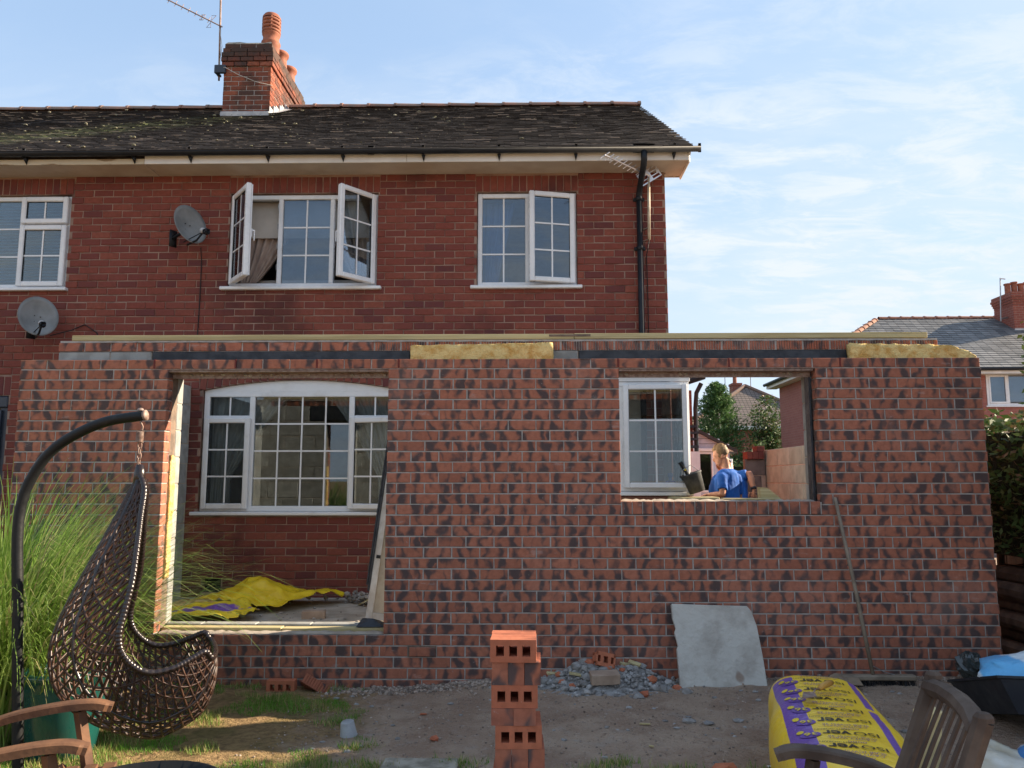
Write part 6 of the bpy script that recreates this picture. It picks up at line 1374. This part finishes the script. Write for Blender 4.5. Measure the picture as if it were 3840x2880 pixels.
# trowel resting on the pack
tr = empty('trowel', 'pointing trowel with wooden handle lying on the insulation pack', 'trowel', (1.775, -2.03, .485), .35); b = MB(); b.tube([(.0, 0, .012), (.03, .012, .02), (.10, .045, .022), (.135, .06, .02)], [.009, .016, .018, .013], 10); b.build('handle', mat('varnished_handle', (.50, .27, .06), (.40, .20, .045), .45, 9), tr, True)
b = MB(); b.tube([(.0, 0, .012), (-.04, -.02, .02), (-.07, -.04, .008)], .005, 6); b.build('tang', M['rust'], tr, True); b = MB(); b.add([(-.06, -.035, .006), (-.10, -.0, .006), (-.19, -.10, .004), (-.09, -.09, .006), (-.06, -.035, .009), (-.10, -.0, .009), (-.19, -.10, .007), (-.09, -.09, .009)], [(3, 2, 1, 0), (4, 5, 6, 7), (0, 1, 5, 4), (1, 2, 6, 5), (2, 3, 7, 6), (3, 0, 4, 7)]); b.build('blade', M['rust'], tr)
# ---- black mortar tub with bags, scraps behind the right chair
tb = empty('mortar_tub', 'black plastic mortar tub at the right edge', 'tub', (3.74, -1.16, .11), -.14); b = MB()
def tubring(s, z): return [(-.62*s, -.40*s, z), (.62*s, -.40*s, z), (.62*s, .40*s, z), (-.62*s, .40*s, z)]
vs_ = tubring(.86, 0)+tubring(1, .19)+tubring(1.03, .195)+tubring(1.03, .21)+tubring(.97, .21)+tubring(.84, .02); fs_ = [(3, 2, 1, 0), (20, 21, 22, 23)]+[(4*i+k, 4*i+(k+1) % 4, 4*i+4+(k+1) % 4, 4*i+4+k) for i in range(5) for k in range(4)]; b.add(vs_, fs_); b.build('body', mat('tub_plastic', (.012, .016, .024), (.022, .027, .034), .5, 5), tb).rotation_euler = (-.27, 0, 0)
def blob(name, c, r_, m_, label, cat, seed, flat_=.0):
    b = MB(); n_, m2 = 28, 16; vs = []
    for j in range(m2+1):
        for i in range(n_):
            A = 6.283*i/n_; B_ = math.pi*j/m2; d = Vector((math.sin(B_)*math.cos(A), math.sin(B_)*math.sin(A), math.cos(B_))); f = 1+.16*noise.noise(d*2+Vector((seed, 0, 0)))+.07*noise.noise(d*7); vs.append(Vector(c)+Vector((d.x*r_[0], d.y*r_[1], max(d.z, -.4)*r_[2]))*f)
    b.add(vs, [(j*n_+i, j*n_+(i+1) % n_, (j+1)*n_+(i+1) % n_, (j+1)*n_+i) for j in range(m2) for i in range(n_)]); return tag(b.build(name, m_, None, True), label, cat)
def bagmat(name, c1, c2):
    m, t, p = nodes(name); q = T(t); P = q.pos(); c = q.mix(q.ramp(q.noise(q.vmap(P, (1, .4, .3)), 3.2, 2), .48, .52), c1, c2); q.set(p.inputs['Base Color'], c); p.inputs['Roughness'].default_value = .3; q.set(p.inputs['Normal'], q.bump(q.noise(P, 18, 4), .5, .02)); return m
blob('plaster_bag', (3.56, -1.14, .375), (.46, .25, .12), bagmat('blue_white_bag', (.70, .80, .86), (.13, .45, .78)), 'light blue and white bag bulging over the black mortar tub', 'bag', 3)
b = MB(); b.box(-.07, .07, -.04, .04, 0, .36, bev=.012, M=Matrix.Translation((2.36, -1.90, .02)) @ Matrix.Rotation(.35, 4, 'Z') @ Matrix.Rotation(.12, 4, 'X')); tag(b.build('insulation_offcut', mat('cream_foam', (.72, .62, .36), (.60, .48, .25), .9, 6)), 'cream offcut of insulation standing behind the right wooden chair', 'insulation')
crumple('plastic_sheet', [(2.3, -2.6), (2.9, -2.5), (3.1, -1.95), (2.75, -1.85), (2.4, -2.2)], 'crumpled translucent white plastic sheet in the bottom right corner', mat('milky_film', (.68, .66, .60), (.52, .44, .30), .35, 4), lambda x, y: .06+.10*math.exp(-((x-2.6)/.3)**2), 'wrapping', seed=8, amp=.45)
blob('plaster_bag', (3.02, -1.98, .10), (.22, .18, .12), bagmat('white_blue_bag', (.62, .66, .70), (.05, .22, .50)), 'white bag with a blue band lying at the right edge below the tub', 'bag', 6)
b = MB(); b.rock((0, 0, 0), .09, .05, .04, 17); o = b.build('brick_fragment', M['sbrick']); o.location = (1.32, -1.86, zg(1.3, -1.86)+.01); tag(o, 'dark red brick fragment beside the insulation pack at the bottom edge', 'rubble')
# ================================================================ people
M['skin'] = mat('tanned_skin', (.46, .22, .13), (.40, .18, .105), .5, 9, bump=.05, spec=.35)
M['tee'] = mat('blue_cotton', (.018, .115, .42), (.014, .085, .34), .85, 6, bump=.25, bscale=18, bdist=.01)
M['hair'] = mat('fair_hair', (.27, .165, .07), (.13, .075, .035), .6, 26, stretch=(1, 1, .5), bump=.6, bscale=90, bdist=.006)
M['work'] = mat('dark_work_trousers', (.035, .037, .045), (.055, .055, .06), .9, 8, bump=.2)
def remesh(o, v):
    m_ = o.modifiers.new('r', 'REMESH'); m_.mode = 'VOXEL'; m_.voxel_size = v; m_.use_smooth_shade = True; s = o.modifiers.new('s', 'SMOOTH'); s.iterations = 3; s.factor = .5
def person(loc, rz, label, armL, armR, head_rz, head_rx, lean=.1, hair=True, watch=False):
    """local frame: faces +y, left hand at -x, feet at z 0; arms: (shoulder, elbow, wrist, finger direction)"""
    root = empty('person', label, 'person', loc, rz); LN = Matrix.Translation((0, 0, .95)) @ Matrix.Rotation(-lean, 4, 'X') @ Matrix.Translation((0, 0, -.95))
    HD = LN @ Matrix.Translation((0, .015, 1.50)) @ Matrix.Rotation(head_rz, 4, 'Z') @ Matrix.Rotation(head_rx, 4, 'X') @ Matrix.Translation((0, 0, -1.50))
    b = MB(); b.tube([(0, 0, .86), (0, 0, .95), (0, .005, 1.08), (0, .015, 1.22), (0, .01, 1.34), (0, -.005, 1.42), (0, 0, 1.46)], [.105, .11, .098, .112, .112, .09, .05], 20, flat=1.55, M=LN)
    b.tube([(0, -.005, 1.40), (0, .01, 1.50), (0, .02, 1.57)], [.066, .056, .058], 14, M=LN)
    # head: skull, jaw, nose, brow, ears
    def ell(c, r_, n_=16, m2=12, Mx=HD):
        vs = [(c[0]+r_[0]*math.sin(math.pi*j/m2)*math.cos(6.2832*i/n_), c[1]+r_[1]*math.sin(math.pi*j/m2)*math.sin(6.2832*i/n_), c[2]+r_[2]*math.cos(math.pi*j/m2)) for j in range(m2+1) for i in range(n_)]
        b.add(vs, [(j*n_+i, (j+1)*n_+i, (j+1)*n_+(i+1) % n_, j*n_+(i+1) % n_) for j in range(m2) for i in range(n_)], 0, 0, Mx)
    ell((0, .0, 1.645), (.074, .095, .095)); ell((0, .045, 1.575), (.052, .058, .065)); ell((0, .068, 1.545), (.026, .024, .024)); ell((0, .102, 1.61), (.015, .022, .026)); ell((0, .08, 1.655), (.05, .022, .014)); ell((0, .092, 1.57), (.024, .014, .012))
    for s in (-1, 1): ell((s*.076, -.005, 1.615), (.012, .024, .032)); ell((s*.032, .082, 1.632), (.014, .012, .009))
    for sh, el, wr, fd in (armL, armR):
        sh, el, wr = Vector(sh), Vector(el), Vector(wr); b.tube([sh, sh.lerp(el, .45), el, el.lerp(wr, .3), wr], [.058, .048, .040, .042, .027], 12)
        fd = Vector(fd).normalized(); side = fd.cross(Vector((0, 0, 1))).normalized(); dn = side.cross(fd); pc = wr+fd*.085
        b.tube([wr-fd*.01, wr+fd*.045, pc], [.026, .034, .036], 10, flat=.55)
        for k, ln in enumerate((.062, .074, .078, .068)):
            p0 = pc+side*((k-1.5)*.0205); p1 = p0+fd*ln*.55-dn*.006; p2 = p1+fd*ln*.4-dn*.03; b.tube([p0-fd*.02, p0, p1, p2], [.0095, .0098, .009, .0075], 7)
        t0 = wr+fd*.03+side*-.034; b.tube([t0, t0+fd*.035-side*.028-dn*.01, t0+fd*.065-side*.03-dn*.03], [.012, .0115, .009], 7)
    for s in (-1, 1): b.tube([(s*.09, 0, .92), (s*.10, .01, .5), (s*.105, -.01, .1), (s*.105, -.02, .06)], [.088, .058, .042, .045], 12)
    body = b.build('body', M['skin'], root, True); remesh(body, .009)
    b = MB(); b.tube([(0, 0, .84), (0, 0, .95), (0, .005, 1.08), (0, .012, 1.22), (0, .008, 1.34), (0, -.008, 1.42), (0, -.004, 1.452)], [.126, .128, .118, .130, .130, .106, .068], 20, flat=1.52, M=LN)
    for sh, el, wr, fd in (armL, armR):
        sh, el = Vector(sh), Vector(el); ctr = LN @ Vector((sh.x*.45, 0, 1.375)); b.tube([ctr, sh.lerp(el, -.02), sh.lerp(el, .35), sh.lerp(el, .68)], [.075, .068, .064, .064], 14)
    tee = b.build('t_shirt', M['tee'], root, True); remesh(tee, .009)
    d_ = bpy.data.textures.new('folds', 'CLOUDS'); d_.noise_scale = .09; dm = tee.modifiers.new('d', 'DISPLACE'); dm.texture = d_; dm.strength = .022; dm.texture_coords = 'LOCAL'
    b = MB(); 
    for s in (-1, 1): b.tube([(s*.075, 0, .98), (s*.09, 0, .80), (s*.10, .01, .5), (s*.105, -.01, .05)], [.12, .105, .078, .07], 14)
    tr_ = b.build('trousers', M['work'], root, True); remesh(tr_, .012)
    for s in (-1, 1): b = MB(); b.tube([(s*.105, -.09, .045), (s*.105, .0, .05), (s*.105, .12, .035), (s*.105, .17, .03)], [.045, .05, .045, .03], 10); b.build('boot', M['bark'], root, True)
    if hair:
        b = MB(); n_, m2 = 40, 20; vs = []; rr = random.Random(5)
        for j in range(m2+1):
            for i in range(n_):
                A = 6.2832*i/n_; B_ = math.pi*.63*j/m2; d = Vector((math.sin(B_)*math.cos(A), math.sin(B_)*math.sin(A), math.cos(B_))); f = 1.07+.05*noise.noise(d*5)+rr.uniform(-.01, .11)*(1 if j < m2*.6 else .35)
                if d.y > .45 and d.z < .55: f = .90
                vs.append((d.x*.078*f, d.y*.100*f-.004, 1.650+d.z*.102*f))
        b.add(vs, [(j*n_+i, (j+1)*n_+i, (j+1)*n_+(i+1) % n_, j*n_+(i+1) % n_) for j in range(m2) for i in range(n_)], 0, 0, HD); b.build('hair', M['hair'], root, True)
    if watch:
        wr = Vector(armR[2]); el = Vector(armR[1]); d = (wr-el).normalized(); b = MB(); b.tube([wr-d*.03, wr-d*.0], .034, 14); b.build('wristwatch', M['dark_plastic'], root, True)
    return root
p_ = person((2.53, 2.52, .268), math.radians(42), 'man in a blue t-shirt with short fair hair, seen from behind looking down',
       ((-.165, -.01, 1.345), (-.225, -.05, 1.165), (-.20, .16, 1.165), (.1, 1, -.1)), ((.165, -.01, 1.345), (.225, .0, 1.10), (.17, .18, 1.02), (0, 1, -.2)), math.radians(40), math.radians(-20), .06)
p_.scale = (.87, .87, .985)
person((2.70, 3.0, .268), math.radians(-5), 'second man in blue, mostly hidden behind the fair-haired man, arm bent with wristwatch',
       ((-.165, .18, 1.30), (-.2, .3, 1.1), (-.1, .42, 1.0), (.1, 1, 0)), ((.12, .15, 1.36), (.22, .10, 1.385), (.245, .04, 1.20), (0, .2, -1)), math.radians(20), math.radians(-45), .45, True, True)
